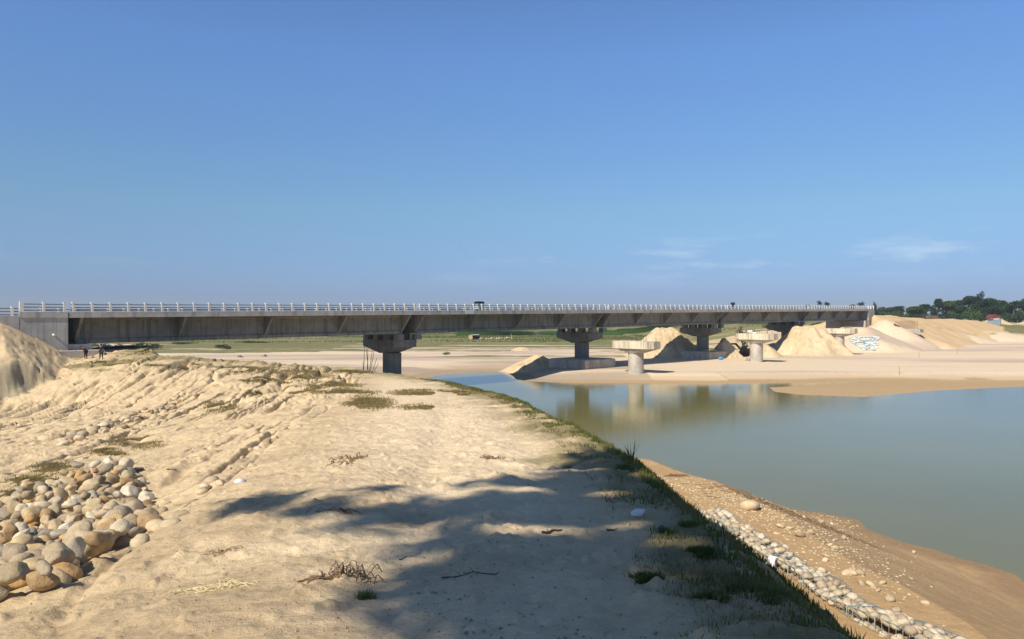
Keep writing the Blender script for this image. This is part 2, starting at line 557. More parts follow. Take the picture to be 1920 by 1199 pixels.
    k1 = cone(X, Y, 112, 243, 21, 8.4, 51, .2); k2 = cone(X, Y, 127, 254, 19, 10.6, 52, .12); k3 = cone(X, Y, 176, 300, 17, 4.5, 53, .1); k4 = cone(X, Y, 205, 322, 20, 3.6, 54, .1)
    for kc, b0 in ((k1, 11.4), (k2, 11.2), (k3, 9.3), (k4, 8.6)):
        Zb = np.maximum(Zb, np.where(kc > .02, E - b0 + kc, -9))
    s, wv = sw(X, Y)
    top = np.interp(s, [246, 256, 300, 365, 477, 650], [-.9, -.9, -.1, .8, 2.9, 4.4])
    ridge = E - top + .9 * fbm(X * .05, Y * .05, 4, 36) - .42 * np.clip(-wv - 1, 0, None) - .27 * np.clip(wv - 14, 0, None) - .55 * np.clip(252 - s, 0, None) + .45 * fbm(X * .12, Y * .12, 4, 35) + .5 * np.abs(fbm(X * .25, Y * .1, 3, 37)) * sstep(1, 8, -wv)
    ridge = ridge - .6 * np.clip(268 - s, 0, None) * sstep(8, 13, wv)
    ridge = ridge - 3.4 * sstep(-8, -.5, wv) * (1 - sstep(249, 251, s))
    ridge = np.where((s > 222) & (wv > -60), ridge, -99) - np.where((s < 257) & (wv > -.6) & (wv < 14.6), 9, 0)
    Zb = np.maximum(Zb, np.where(s > 222, ridge, -99))
    # left approach embankment and its sand cone
    ht = np.interp(s, [-60, -6.5, -4.65, 0, 3, 9], [.35, .45, 1.25, 3.95, 4.7, 7.0])
    m = -wv
    ht = np.interp(s + .13 * np.clip(m, 0, 14), [-60, -6.5, -4.65, 0, 3, 9], [.35, .45, 1.25, 3.95, 4.7, 7.0])
    cliffn = fbm(s * .55, m * .06, 4, 38)
    md = m + 1.6 * cliffn
    emb = E - ht - .30 * np.clip(m - .3, 0, None) - 1.5 * sstep(13, 15, md) * (s < 1) - .27 * np.clip(wv - 14, 0, None)
    emb = emb + (.6 * cliffn * sstep(5, 14, m) + .32 * np.abs(fbm(s * .6 + 3, m * .25, 5, 39, .6)) + .30 * fbm(X * 1.1, Y * 1.1, 6, 40, .68)) * sstep(0.5, 3, m)
    emb = np.where((s < 9) & (Y > 30), emb, -99)
    emb = np.where((wv > -.1) & (s > -5.2), np.minimum(emb, E - 4.6 - 1.2 * np.clip(s, 0, None)), emb)
    Z = np.maximum(np.maximum(ZT, Zb), emb)
    if not masks: return Z.reshape(sh)
    return (Z.reshape(sh), dict(ZT=ZT, Zb=Zb, emb=emb, edge=edge, out=out, path=path, face=face, dn=dn, df=df, inW=inW, dK=dK, s=s, w=wv, X=X, Y=Y, isT=(ZT >= Zb) & (ZT >= emb),
                 isE=(emb > ZT) & (emb > Zb), dP=dP, brk=brk, rg=rg, ridge=ridge))


def gz(x, y):
    return float(terrain(np.array([x]), np.array([y]))[0])


_zs = np.geomspace(3.2, 700, 1300)


def hit(px, py):
    t = (px - CX) / F; v = (py - CY) / F
    g = terrain(t * _zs, _zs); r = E - v * _zs
    k = np.argmax(g >= r)
    if g[k] < r[k]: return None
    z = _zs[k]
    if k > 0:
        a = (r[k - 1] - g[k - 1]); b = (g[k] - r[k])
        z = _zs[k - 1] + (_zs[k] - _zs[k - 1]) * a / (a + b + 1e-9)
    return Vector((t * z, z, E - v * z))


# one polar sheet, fine where the photograph looks, out to the horizon
half = math.radians(38.5)
th = np.concatenate([np.linspace(-math.pi, -half, 70, endpoint=False), np.linspace(-half, half, 900), np.linspace(half, math.pi, 70, endpoint=False)[1:]])
rr = np.concatenate([[0.0], np.geomspace(1.2, 3.4, 22, endpoint=False), np.geomspace(3.4, 460, 860, endpoint=False), np.geomspace(460, 9000, 60)])
TT, RR = np.meshgrid(th, rr)
GX = RR * np.sin(TT); GY = RR * np.cos(TT)
GZ, mk = terrain(GX, GY, True)
nR, nT = GX.shape
_terrain_exact = terrain
_thx = np.concatenate([th, [math.pi]]); _gz = np.concatenate([GZ, GZ[:, :1]], 1)


def terrain(X, Y):
    """height of the ground mesh itself"""
    X = np.asarray(X, float); Y = np.asarray(Y, float)
    a = np.interp(np.arctan2(X, Y), _thx, np.arange(len(_thx))); r = np.interp(np.hypot(X, Y), rr, np.arange(len(rr)))
    i = np.clip(r.astype(int), 0, nR - 2); j = np.clip(a.astype(int), 0, nT - 1); fr = r - i; fa = a - j
    return (_gz[i, j] * (1 - fa) + _gz[i, j + 1] * fa) * (1 - fr) + (_gz[i + 1, j] * (1 - fa) + _gz[i + 1, j + 1] * fa) * fr


V = np.stack([GX.ravel(), GY.ravel(), GZ.ravel()], 1)
ii, jj = np.meshgrid(np.arange(nR - 1), np.arange(nT), indexing='ij')
j2 = (jj + 1) % nT
Q = np.stack([ii * nT + jj, ii * nT + j2, (ii + 1) * nT + j2, (ii + 1) * nT + jj], -1).reshape(-1, 4)[:, ::-1]

# colours the ground itself has
X, Y = mk['X'], mk['Y']
Zv = GZ.ravel()


def lerp(a, b, t): return a * (1 - t[:, None]) + np.array(b) * t[:, None]


C = np.tile(np.array([0.61, 0.475, 0.295]), (len(X), 1))
C = lerp(C, (0.74, 0.595, 0.40), mk['path'] * .85)
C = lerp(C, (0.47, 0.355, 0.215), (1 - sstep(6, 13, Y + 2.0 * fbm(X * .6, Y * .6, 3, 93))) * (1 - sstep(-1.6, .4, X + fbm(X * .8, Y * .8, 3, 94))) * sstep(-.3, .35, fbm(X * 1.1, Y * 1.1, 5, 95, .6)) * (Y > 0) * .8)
nA = fbm(X * .5, Y * .5, 4, 71); nB = fbm(X * .08, Y * .2, 4, 72); nC = fbm(X * 2.2, Y * 2.2, 3, 73)
C = lerp(C, (0.47, 0.355, 0.22), sstep(.05, .55, nA) * .6 * (1 - .6 * mk['path']))
C = lerp(C, (0.36, 0.27, 0.17), sstep(.2, .6, nC) * .5 * (1 - .8 * mk['path']) * mk['isT'])
# river bed sands
base = ~mk['isT'] & ~mk['isE']
bed = base & (mk['dK'] < 1)
C = np.where(bed[:, None], lerp(np.tile(np.array([.66, .535, .385]), (len(X), 1)), (.50, .40, .31), sstep(-.1, .35, fbm(X * .015, Y * .09, 4, 74))), C)
# wet margins
C = lerp(C, (.56, .43, .275), bed * (Y > 125) * (Y < 240) * (1 - sstep(.55, .95, Zv + .12 * fbm(X * .02, Y * .2, 3, 97))) * .85)
wet = np.where(bed, 1 - sstep(.18, .42, Zv + .10 * fbm(X * .08, Y * .15, 3, 75)), 0) * (mk['df'] < mk['dn'])
wet = np.maximum(wet, bed * (X > 38) * (Y < 137 + 4 * nB) * (Y > 100))
C = lerp(C, (.41, .285, .155), wet * .92)
up = bed & (Y > 136) & (X < 26) & (Y < 200)
C = lerp(C, (.36, .29, .225), up * sstep(-.3, .3, fbm(X * .03, Y * .12, 3, 79)) * .8)
# near beach: brown silt, darker at the water
nb = base & (mk['dn'] < mk['df']) & (Y < 100)
C = lerp(C, (.44, .29, .145), nb * .94)
C = lerp(C, (.50, .36, .20), nb * sstep(.0, .5, fbm(X * .8, Y * .8, 4, 76)) * .7)
C = lerp(C, (.25, .165, .10), nb * (1 - sstep(.05, .35, Zv)) * .7)
# right bank
rb = base & (mk['dK'] >= 1)
C = np.where(rb[:, None], np.tile(np.array([.585, .445, .28]), (len(X), 1)), C)
C = lerp(C, (.66, .52, .36), rb * sstep(.0, .4, nB) * .6)
C = lerp(C, (.24, .19, .10), base * (X > 75) * (Y < 420) * (1 - sstep(.6, 1.6, np.abs(mk['dK'] - .8))) * sstep(-.2, .2, fbm(X * .15, Y * .15, 3, 96)))
C = lerp(C, (.30, .25, .12), rb * (mk['dK'] < 4) * sstep(.0, .4, fbm(X * .2, Y * .2, 3, 77)) * .6)
C = lerp(C, (.60, .42, .22), (mk['ridge'] >= Zv - .02) * .7)
# eroded clay in the embankment cut
C = lerp(C, (.40, .31, .19), mk['isE'] * sstep(.1, .45, fbm(X * 1.2, Y * 1.2, 4, 91)) * .5)
C = lerp(C, (.22, .205, .15), mk['isE'] * sstep(11, 14, -mk['w']) * sstep(-14, -9, mk['s']) * (mk['s'] < 2) * sstep(-.35, .15, fbm(mk['s'] * .5, mk['w'] * .1, 3, 78)) * .75)
# grass cover
gn = fbm(X * .02, Y * .06, 4, 81); gn2 = fbm(X * .25, Y * .5, 4, 82)
field = bed * sstep(-.10, .12, gn * .9 + gn2 * .25 + (Y - 240) / 90) * (Y > 200)
field = np.maximum(field, base * sstep(300, 330, Y) * (mk['dK'] < 6))
field = np.maximum(field, rb * sstep(-.1, .2, gn2 + (X - 214 - .1 * (Y - 340)) / 14) * sstep(345, 352, Y) * (Y < 395))
field = np.maximum(field, rb * sstep(395, 425, Y))
field = np.maximum(field, (mk['w'] > 40) * rb * .9)
field = field * (1 - (mk['ridge'] >= Zv - .02))
field = field * np.where((X > 70) & (Y < 330) & (mk['w'] < 16), 0, 1)
gcol = np.where((fbm(X * .05, Y * .12, 3, 83) > .15)[:, None], np.array([[.20, .175, .072]]), np.array([[.145, .152, .055]]))
gcol = gcol * (1 + .35 * fbm(X * .4, Y * .5, 3, 84))[:, None]
sandband = sstep(.22, .34, fbm(X * .02 + 7, Y * .11, 3, 85)) * (Y < 300)
field = field * (1 - .8 * sandband * (X > -60))
C = C * (1 - field[:, None] * .93) + gcol * field[:, None] * .93
# grass along the crest edges
eg = mk['isT'] * (Y > 1.5)
g1 = (1 - sstep(.3, .8 + Y * .06, mk['edge'] + 1.2 * fbm(X * .5, Y * .5, 4, 86))) * (mk['edge'] > 0) * sstep(-.35, .25, fbm(X * .9, Y * .9, 4, 87) + .2) * (X > -46)
far = sstep(56, 70, Y + 5 * nA) * (mk['edge'] < 9) * sstep(.0, .3, fbm(X * .12, Y * .45, 4, 92))
slopeg = (mk['out'] > 0) * eg * .9
C = lerp(C, (.17, .15, .06), np.clip(np.maximum(g1 * .75, far * .8), 0, 1) * eg)
C = lerp(C, (.16, .135, .065), slopeg * (Y < 60) * sstep(-.5, .3, fbm(X * 1.2, Y * 1.2, 4, 99)))
C = np.clip(C * np.array([1.0, .985, .965]), 0, 1)

mg, nt, b = bsdf_mat('ground')
at = N(nt, 'ShaderNodeVertexColor', layer_name='Col')
tc = N(nt, 'ShaderNodeTexCoord')
n1 = N(nt, 'ShaderNodeTexNoise', Scale=2.3, Detail=9, Roughness=0.72)
n2 = N(nt, 'ShaderNodeTexNoise', Scale=26.0, Detail=6, Roughness=0.75)
nt.links.new(tc.outputs['Object'], n1.inputs['Vector']); nt.links.new(tc.outputs['Object'], n2.inputs['Vector'])
ad = N(nt, 'ShaderNodeMath', operation='ADD')
nt.links.new(n1.outputs['Fac'], ad.inputs[0]); nt.links.new(n2.outputs['Fac'], ad.inputs[1])
mr = N(nt, 'ShaderNodeMapRange')
mr.inputs['From Min'].default_value = 0.6; mr.inputs['From Max'].default_value = 1.4
mr.inputs['To Min'].default_value = 0.74; mr.inputs['To Max'].default_value = 1.2
nt.links.new(ad.outputs[0], mr.inputs['Value'])
vm = N(nt, 'ShaderNodeVectorMath', operation='SCALE')
nt.links.new(at.outputs['Color'], vm.inputs[0]); nt.links.new(mr.outputs[0], vm.inputs['Scale'])
# dark crumbs and litter specks
vo = N(nt, 'ShaderNodeTexVoronoi', Scale=7.0)
nt.links.new(tc.outputs['Object'], vo.inputs['Vector'])
vr = N(nt, 'ShaderNodeMapRange')
vr.inputs['From Min'].default_value = 0.05; vr.inputs['From Max'].default_value = 0.13
vr.inputs['To Min'].default_value = 0.55; vr.inputs['To Max'].default_value = 0.0
nt.links.new(vo.outputs['Distance'], vr.inputs['Value'])
n4 = N(nt, 'ShaderNodeTexNoise', Scale=0.8, Detail=3)
nt.links.new(tc.outputs['Object'], n4.inputs['Vector'])
gt = N(nt, 'ShaderNodeMapRange')
gt.inputs['From Min'].default_value = 0.5; gt.inputs['From Max'].default_value = 0.62
nt.links.new(n4.outputs['Fac'], gt.inputs['Value'])
mm = N(nt, 'ShaderNodeMath', operation='MULTIPLY')
nt.links.new(vr.outputs[0], mm.inputs[0]); nt.links.new(gt.outputs[0], mm.inputs[1])
mx = N(nt, 'ShaderNodeMix', data_type='RGBA')
nt.links.new(mm.outputs[0], mx.inputs['Factor']); nt.links.new(vm.outputs[0], mx.inputs['A'])
mx.inputs['B'].default_value = (.16, .11, .06, 1)
nt.links.new(mx.outputs['Result'], b.inputs['Base Color'])
b.inputs['Roughness'].default_value = 0.92
b.inputs['Specular IOR Level'].default_value = 0.12
hh = N(nt, 'ShaderNodeTexNoise', Scale=5.5, Detail=10, Roughness=0.7)
nt.links.new(tc.outputs['Object'], hh.inputs['Vector'])
bp = N(nt, 'ShaderNodeBump', Strength=0.75, Distance=0.09)
nt.links.new(hh.outputs['Fac'], bp.inputs['Height'])
nt.links.new(bp.outputs[0], b.inputs['Normal'])
M_ground = mg

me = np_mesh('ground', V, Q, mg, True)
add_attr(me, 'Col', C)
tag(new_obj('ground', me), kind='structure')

# ------------------------------------------------------------------ water
mw, nt, b = bsdf_mat('water')
b.inputs['Base Color'].default_value = (.150, .205, .185, 1)
b.inputs['Roughness'].default_value = 0.05
b.inputs['IOR'].default_value = 1.333
b.inputs['Specular IOR Level'].default_value = 0.32
tc = N(nt, 'ShaderNodeTexCoord')
mpn = N(nt, 'ShaderNodeMapping'); mpn.inputs['Scale'].default_value = (.8, 2.2, 1)
nt.links.new(tc.outputs['Object'], mpn.inputs['Vector'])
wv1 = N(nt, 'ShaderNodeTexNoise', Scale=1.7, Detail=5, Roughness=0.6)
nt.links.new(mpn.outputs[0], wv1.inputs['Vector'])
bp = N(nt, 'ShaderNodeBump', Strength=0.11, Distance=0.06)
nt.links.new(wv1.outputs['Fac'], bp.inputs['Height'])
nt.links.new(bp.outputs[0], b.inputs['Normal'])
wc = N(nt, 'ShaderNodeTexNoise', Scale=0.035, Detail=3)
nt.links.new(tc.outputs['Object'], wc.inputs['Vector'])
rp = N(nt, 'ShaderNodeValToRGB')
rp.color_ramp.elements[0].position = .35; rp.color_ramp.elements[0].color = (.150, .142, .045, 1)
rp.color_ramp.elements[1].position = .65; rp.color_ramp.elements[1].color = (.180, .165, .062, 1)
nt.links.new(wc.outputs['Fac'], rp.inputs['Fac']); nt.links.new(rp.outputs['Color'], b.inputs['Base Color'])
wm = MB()
wm.add([(-22, -60, 0), (500, -60, 0), (500, 172, 0), (-22, 172, 0)], [(0, 1, 2, 3)])
tag(wm.build('river', mw), kind='structure')

# ------------------------------------------------------------------ bridge
bridge = empty('road_bridge', (P0[0], P0[1], E + .767), 0, 'long grey concrete girder bridge with white posts along its railing, crossing the sandy river bed', 'bridge')
bridge.rotation_euler = (0, 0, math.atan2(U[1], U[0]))
W = 14.0
XF = 0.045     # crossfall


def dk(x, y, z): return (x, y, z + SLOPE * x - XF * y * .55)


SL = .66       # slab edge depth
GD = 3.0       # girder depth
# deck slabs
for i in range(5):
    a = 50 * i + .06; bb = 50 * i + 49.94
    m = MB()
    prof = [(0, 0), (0, -SL), (.35, -SL), (2.5, -SL + .1), (W - 2.5, -SL + .1), (W - .35, -SL), (W, -SL), (W, 0), (W - .5, 0), (W - .5, -.22), (.5, -.22), (.5, 0)]
    m.prism(prof, a, bb, lambda p, q, s_: dk(s_, p, q))
    sl = m.build('deck_slab', M_slab, bridge)
    # lip under the slab edge
    m = MB(); m.box((a, -.05, -SL + .0), (bb, .06, -SL + .13), dk)
    m.build('drip_edge', M_slab, sl)
    for j, y in enumerate((2.7, 5.6, 8.5, 11.3)):
        g = MB()
        pr = [(-.5, -.56), (-.5, -.75), (-.14, -1.0), (-.14, -GD - SL + .62), (-.32, -GD - SL + .42), (-.32, -GD - SL), (.32, -GD - SL), (.32, -GD - SL + .42), (.14, -GD - SL + .62), (.14, -1.0), (.5, -.75), (.5, -.56)]
        g.prism([(p[0] + y, p[1]) for p in pr], a + 1.35, bb - 1.35, lambda p, q, s_: dk(s_, p, q))
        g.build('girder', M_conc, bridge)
    for k in range(5):
        s_ = 50 * i + 1.42 + k * 11.79
        d = MB()
        d.box((s_ - .1, 2.9, -GD - SL + .5), (s_ + .15, 11.1, -.6), dk)
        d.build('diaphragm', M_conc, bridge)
        for (y0, y1) in ((.2, 2.6), (W - .2, W - 2.6)):
            t = MB()
            tri = [(y0, -SL - .0), (y0, -SL - .22), (y1, -GD - SL + .25), (y1, -SL - .0)]
            if y0 > y1: tri = tri[::-1]
            t.prism(tri, s_ - .16, s_ + .16, lambda p, q, r_: dk(r_, p, q))
            t.build('bracket', M_conc, bridge)
# railing posts
pm = MB()
pm.box((-.13, -.12, 0), (.13, .12, .98)); pm.loft([[(-.13, -.12, .98), (.13, -.12, .98), (.13, .12, .98), (-.13, .12, .98)], [(-.17, -.15, 1.02), (.17, -.15, 1.02), (.17, .15, 1.02), (-.17, .15, 1.02)], [(-.16, -.14, 1.12), (.16, -.14, 1.12), (.16, .14, 1.12), (-.16, .14, 1.12)]])
post_me = pm.mesh('railing_post', M_post)
near_s = [50 * i + .55 + k * 48.9 / 25 for i in range(5) for k in range(26)]
FARZ = -.12
rest = MB()
for k, s_ in enumerate(near_s):
    if k < 96:
        new_obj('railing_post', post_me, bridge, dk(s_, .22, 0))
    else:
        rest.add([(v.co.x + s_, v.co.y + .22, v.co.z + SLOPE * s_) for v in post_me.vertices], [tuple(p.vertices) for p in post_me.polygons])
for s_ in near_s:
    rest.add([(v.co.x + s_, v.co.y + W - .22, v.co.z + dk(s_, W - .22, FARZ)[2]) for v in post_me.vertices], [tuple(p.vertices) for p in post_me.polygons])
tag(rest.build('railing_posts', M_post, bridge), kind='stuff')
for y, dz in ((.22, 0), (W - .22, FARZ)):
    for hz in (.17, .5, .84):
        m = MB()
        for i in range(5):
            m.tube([dk(50 * i + .3, y, hz + dz), dk(50 * i + 49.7, y, hz + dz)], .055, 8)
        m.build('rail', M_steel, bridge)
m = MB(); m.box((39.6 + 12.6, -.025, -.60), (39.6 + 14.9, .0, .02), dk)
# plaster patch on the slab edge, second span
m = MB(); m.box((60.2, -.03, -.56), (62.2, .002, .04), dk); m.build('repair_patch', M_patch, bridge)


def octo(lx, ly, c, z, cx=0, cy=0):
    a, b_ = lx / 2, ly / 2
    return [(cx + x, cy + y, z) for x, y in ((-a + c, -b_), (a - c, -b_), (a, -b_ + c), (a, b_ - c), (a - c, b_), (-a + c, b_), (-a, b_ - c), (-a, -b_ + c))]


def circ(r, z, n=28, cx=0, cy=0): return [(cx + r * math.cos(2 * math.pi * k / n), cy + r * math.sin(2 * math.pi * k / n), z) for k in range(n)]


def make_pier(parent, loc, base_z, mats, name='pier', pedestals=True, bars=False, block=None, vt=1.25, tp=1.05, ln=11.2):
    """loc: cap top centre in parent space, x along the bridge"""
    col = MB()
    col.loft([circ(1.55, base_z), circ(1.55, loc[2] - vt - tp + .02)], True, False)
    c = col.build(name, mats[1], parent)
    c.location = (loc[0], loc[1], 0)
    cap = MB()
    z = loc[2]
    cap.loft([octo(3.2, 3.2, .95, z - vt - tp), octo(4.4, ln - .5, 1.2, z - vt - .0), octo(4.6, ln, 1.25, z - vt + .05), octo(4.6, ln, 1.25, z - .02), octo(4.5, ln - .1, 1.2, z)])
    cap.build('pier_cap', mats[0], c).location = (0, .75, 0)
    if pedestals:
        for sx in (-1.75, 1.75):
            for y in (2.7, 5.6, 8.5, 11.3):
                p = MB(); p.box((sx - .65, y - 7 - .55, z + .003), (sx + .65, y - 7 + .55, z + .93))
                p.build('bearing_pedestal', M_conc, c)
    if block:
        bk = MB(); hw = block[0] / 2
        bk.box((-hw, -hw, block[1]), (hw, hw, block[2]))
        bk.box((-hw + .4, -hw + .4, block[2]), (hw - .4, hw - .4, block[2] + .12))
        bk.build('footing_block', M_oldcol, c)
    return c


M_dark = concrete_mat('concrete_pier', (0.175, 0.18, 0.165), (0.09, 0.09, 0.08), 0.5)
for i in range(1, 5):
    s_ = 50 * i
    zt = -GD - SL + SLOPE * s_ - .93 - XF * .55 * 7 + .05
    base_abs = {1: 1.0, 2: .3, 3: .2, 4: 1.0}[i] - (E + .767)
    blk = {2: (10.2, .2 - (E + .767), E - 8.6 - (E + .767)), 3: (9.6, .2 - (E + .767), E - 8.55 - (E + .767))}.get(i)
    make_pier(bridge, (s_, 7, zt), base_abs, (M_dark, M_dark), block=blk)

for i in range(5):
    for k in range(4):
        m = MB(); m.tube([dk(50 * i + 7 + k * 12, .25, -SL + .05), dk(50 * i + 7 + k * 12, .2, -SL - .55)], .07, 8)
        m.build('drain_spout', M_steel, bridge)
# abutments
ab = MB()


def dk0(x, y, z): return (x, y, z + SLOPE * x)


# wing wall (near side) s -4.65..0 ; front wall across
ab.box((-4.65, 0.02, -6.5), (-.02, .6, -.02)); ab.box((-4.65, W - .6, -6.5), (-.02, W - .02, -.4)); ab.box((-.9, .6, -6.5), (-.2, W - .6, -.4))
abl = ab.build('abutment', M_wall, bridge)
m = MB(); m.box((-4.7, -.06, -.66), (-.04, .02, -.02)); m.build('parapet_beam', M_slab, abl)
m = MB(); m.box((-3.6, -2.2, -6.4), (3.1, W, -4.35)); m.box((-.2, .7, -4.36), (2.6, 12.8, -3.7)); m.build('footing_block', M_oldcol, abl)
m = MB(); m.tube([(-1.5, .1, -2.55), (-1.5, -.45, -2.62)], .11, 10); m.build('drain_pipe', simple_mat('white_pvc', (.8, .8, .78), .4, .03), abl)
for s_, wd in ((-4.5, .2), (-2.4, .13), (-.35, .13)):
    p = MB(); p.box((s_ - wd, .08, 0), (s_ + wd, .34, 1.12)); p.build('railing_post', M_post, bridge)
for hz in (.17, .5, .84):
    p = MB(); p.tube([(-4.5, .22, hz), (-.3, .22, hz)], .055, 8); p.build('rail', M_steel, bridge)
ab = MB()
ab.box((250.05, .02, -11), (256, .65, -.02), dk0); ab.box((250.05, W - .6, -11), (256, W - .02, -.4), dk0); ab.box((250.3, .6, -11), (251.2, W - .6, -.5), dk0)
abr = ab.build('abutment', M_wall, bridge)
m = MB(); m.box((247.2, .05, -11), (251.5, W - .2, -GD - SL - .35), dk0); m.build('footing_block', M_oldcol, abr)
for s_ in (250.6, 253.0, 255.6):
    p = MB(); p.box((s_ - .13, .08, 0), (s_ + .13, .34, 1.12), dk0); p.build('railing_post', M_post, bridge)
# approach road parapet at the left
ap = empty('approach_parapet', (P0[0], P0[1], E + .267), math.atan2(U[1], U[0]), 'low concrete parapet with pipe rails leading up to the left end of the bridge', 'parapet')
m = MB(); m.box((-30, .05, -1.4), (-4.72, .45, -.0)); m.build('parapet_wall', M_slab, ap)
for k in range(12):
    s_ = -5.35 - 2.1 * k
    p = MB(); p.box((s_ - .13, .08, 0), (s_ + .13, .34, 1.1)); p.build('railing_post', M_post, ap)
for hz in (.17, .5, .84):
    p = MB(); p.tube([(-30, .22, hz), (-4.8, .22, hz)], .055, 8); p.build('rail', M_steel, ap)
m = MB(); m.box((-200, 14 - .5, -1.4), (-4.7, 14, -.2)); m.build('parapet_wall', M_slab, ap)

# ------------------------------------------------------------------ old row of unused piers
brot = math.atan2(U[1], U[0])


def old_pier(cx, cy, top_h, base_z, label, hw=9.7):
    t = empty('unfinished_pier', (cx, cy, base_z), brot, label, 'pier', 'old unused piers standing beside the bridge')
    z = E - top_h - base_z
    col = MB(); col.loft([circ(1.5, -1.5), circ(1.5, z - 2.3)], True, False); col.build('column', M_oldcol, t)
    cap = MB()
    cap.loft([octo(3.1, 3.1, .9, z - 2.32), octo(4.3, hw - .9, 1.2, z - 1.5), octo(4.6, hw - .3, 1.25, z - 1.42)])
    cap.build('cap_soffit', M_oldcol, t)
    cap = MB()
    cap.loft([octo(4.7, hw, 1.25, z - 1.42), octo(4.7, hw, 1.25, z)])
    cp = cap.build('pier_cap', M_old, t)
    r_ = random.Random(int(cx)); bar = MB(); bar.tube([(0, 0, -.05), (.02, .03, .35), (-.03, .05, .75)], .035, 5); bm_e = bar.mesh('starter_bar', M_rust)
    for sx in (-1.7, 1.7):
        for y in (-3.3, -1.1, 1.1, 3.3):
            for q in range(2):
                o = new_obj('starter_bar', bm_e, t, (sx + r_.uniform(-.35, .35), y + r_.uniform(-.5, .5), z)); o.rotation_euler = (r_.uniform(-.2, .2), r_.uniform(-.2, .2), r_.uniform(0, 6)); o.scale = (1, 1, r_.uniform(.5, 1.3))
    return t


old_pier(23.9, 144, 4.3, 1.2, 'old unused pier with streaked yellowish cap nearest the water')
old_pier(58.6, 179, 3.55, 1.6, 'old unused pier with a white sack on its cap, stones round its foot')
old_pier(94.1, 215, 2.8, 2.0, 'old unused pier half buried between a sand heap and blue white sandbags')

print('terrain+bridge done')

# ------------------------------------------------------------------ sand heaps
def heap(name, cx, cy, r, h, base, label, seed, flat=0.1, ax=1.0, ang=0.0, group=None, mat=None, cat='sand heap'):
    nr, na = 46, 110
    rs = np.linspace(0, 1.25, nr) * r; an = np.linspace(0, 2 * math.pi, na, endpoint=False)
    R_, A_ = np.meshgrid(rs, an, indexing='ij')
    x = cx + R_ * np.cos(A_); y = cy + R_ * np.sin(A_)
    z = base - .8 + cone(x, y, cx, cy, r, h + .8, seed, flat, ax, ang) + (.9 * fbm(x * .35, y * .35, 5, seed + 3, .6) - .55 * np.abs(fbm(np.cos(A_) * 5 + seed, np.sin(A_) * 5 + R_ * .05, 3, seed + 6)) * np.clip(R_ / r, 0, 1)) * (h / 6) + .10 * fbm(x * 2.5, y * 2.5, 4, seed + 4)
    V = np.stack([x.ravel(), y.ravel(), z.ravel()], 1)
    i, j = np.meshgrid(np.arange(nr - 1), np.arange(na), indexing='ij'); j2 = (j + 1) % na
    Q = np.stack([i * na + j, (i + 1) * na + j, (i + 1) * na + j2, i * na + j2], -1).reshape(-1, 4)
    me = np_mesh(name, V, Q, mat or M_ground, True)
    c = np.array([.57, .44, .28]); n = fbm(V[:, 0] * .3, V[:, 1] * .3, 5, seed + 5, .6); n2 = fbm(V[:, 0] * 1.2, V[:, 1] * 1.2, 3, seed + 7)
    cc = c[None] * (1 + .28 * n)[:, None]; cc = lerp(cc, (.36, .27, .17), sstep(.1, .5, n2) * .5)
    add_attr(me, 'Col', np.clip(cc, 0, 1))
    o = new_obj('sand_heap', me)
    tag(o, label, cat, group)
    return o


heap('sand_heap', 6.0, 165, 9.5, 3.0, .6, 'low sand heap left of the footing block of the second bridge pier', 101, .06, 1.1, .3)
heap('sand_heap', 42, 206, 13.5, 8.1, .9, 'tallest sand heap under the bridge, behind the old pier nearest the water', 102, .16, 1.0)
heap('sand_heap', 56.5, 199, 5.2, 4.9, 1.2, 'small pointed dark heap between the third bridge pier and the excavator', 103, .1)
heap('sand_heap', 87, 219, 13.0, 7.3, 1.4, 'flat topped sand heap between the last two old piers', 104, .34)
heap('sand_heap', 258, 398, 13, 5.2, 7.4, 'pointed sand heap behind the tin shack on the right bank', 106, .05)
heap('sand_heap', 281, 404, 12, 3.2, 7.6, 'small low sand heap at the right edge of the photo', 107, .1)
heap('sand_heap', 3.0, 235, 7, 1.3, 1.2, 'small pale sand mound on the grassy flats behind the bridge', 108, .2, 1.6)
heap('sand_heap', 69, 204, 6, 3.0, 1.2, 'low sunlit sand heap behind the excavator', 109, .2)

# ------------------------------------------------------------------ stones
def stone_mesh(name, seed, mat, ab=(1, .75, .55), rough=.10, sub=3):
    import bmesh
    bm = bmesh.new()
    bmesh.ops.create_icosphere(bm, subdivisions=sub, radius=1)
    co = np.array([v.co[:] for v in bm.verts])
    r_ = np.random.default_rng(seed)
    for k in range(5):                      # soft facets
        d = r_.normal(size=3); d /= np.linalg.norm(d)
        t = r_.uniform(.62, .85)
        p = co @ d
        co = co - np.clip(p - t, 0, None)[:, None] * d[None] * .9
    n = fbm(co[:, 0] * 1.1 + seed, co[:, 1] * 1.1 + co[:, 2] * 1.3, 3, seed % 40)
    n2 = fbm(co[:, 0] * 3 + seed, co[:, 1] * 3 - co[:, 2] * 3, 2, seed % 40 + 1)
    co = co * (1 + rough * 1.6 * n + rough * .35 * n2)[:, None] * np.array(ab)
    for v, c in zip(bm.verts, co): v.co = c
    for f in bm.faces: f.smooth = True
    me = bpy.data.meshes.new(name); bm.to_mesh(me); bm.free()
    me.materials.append(mat)
    return me


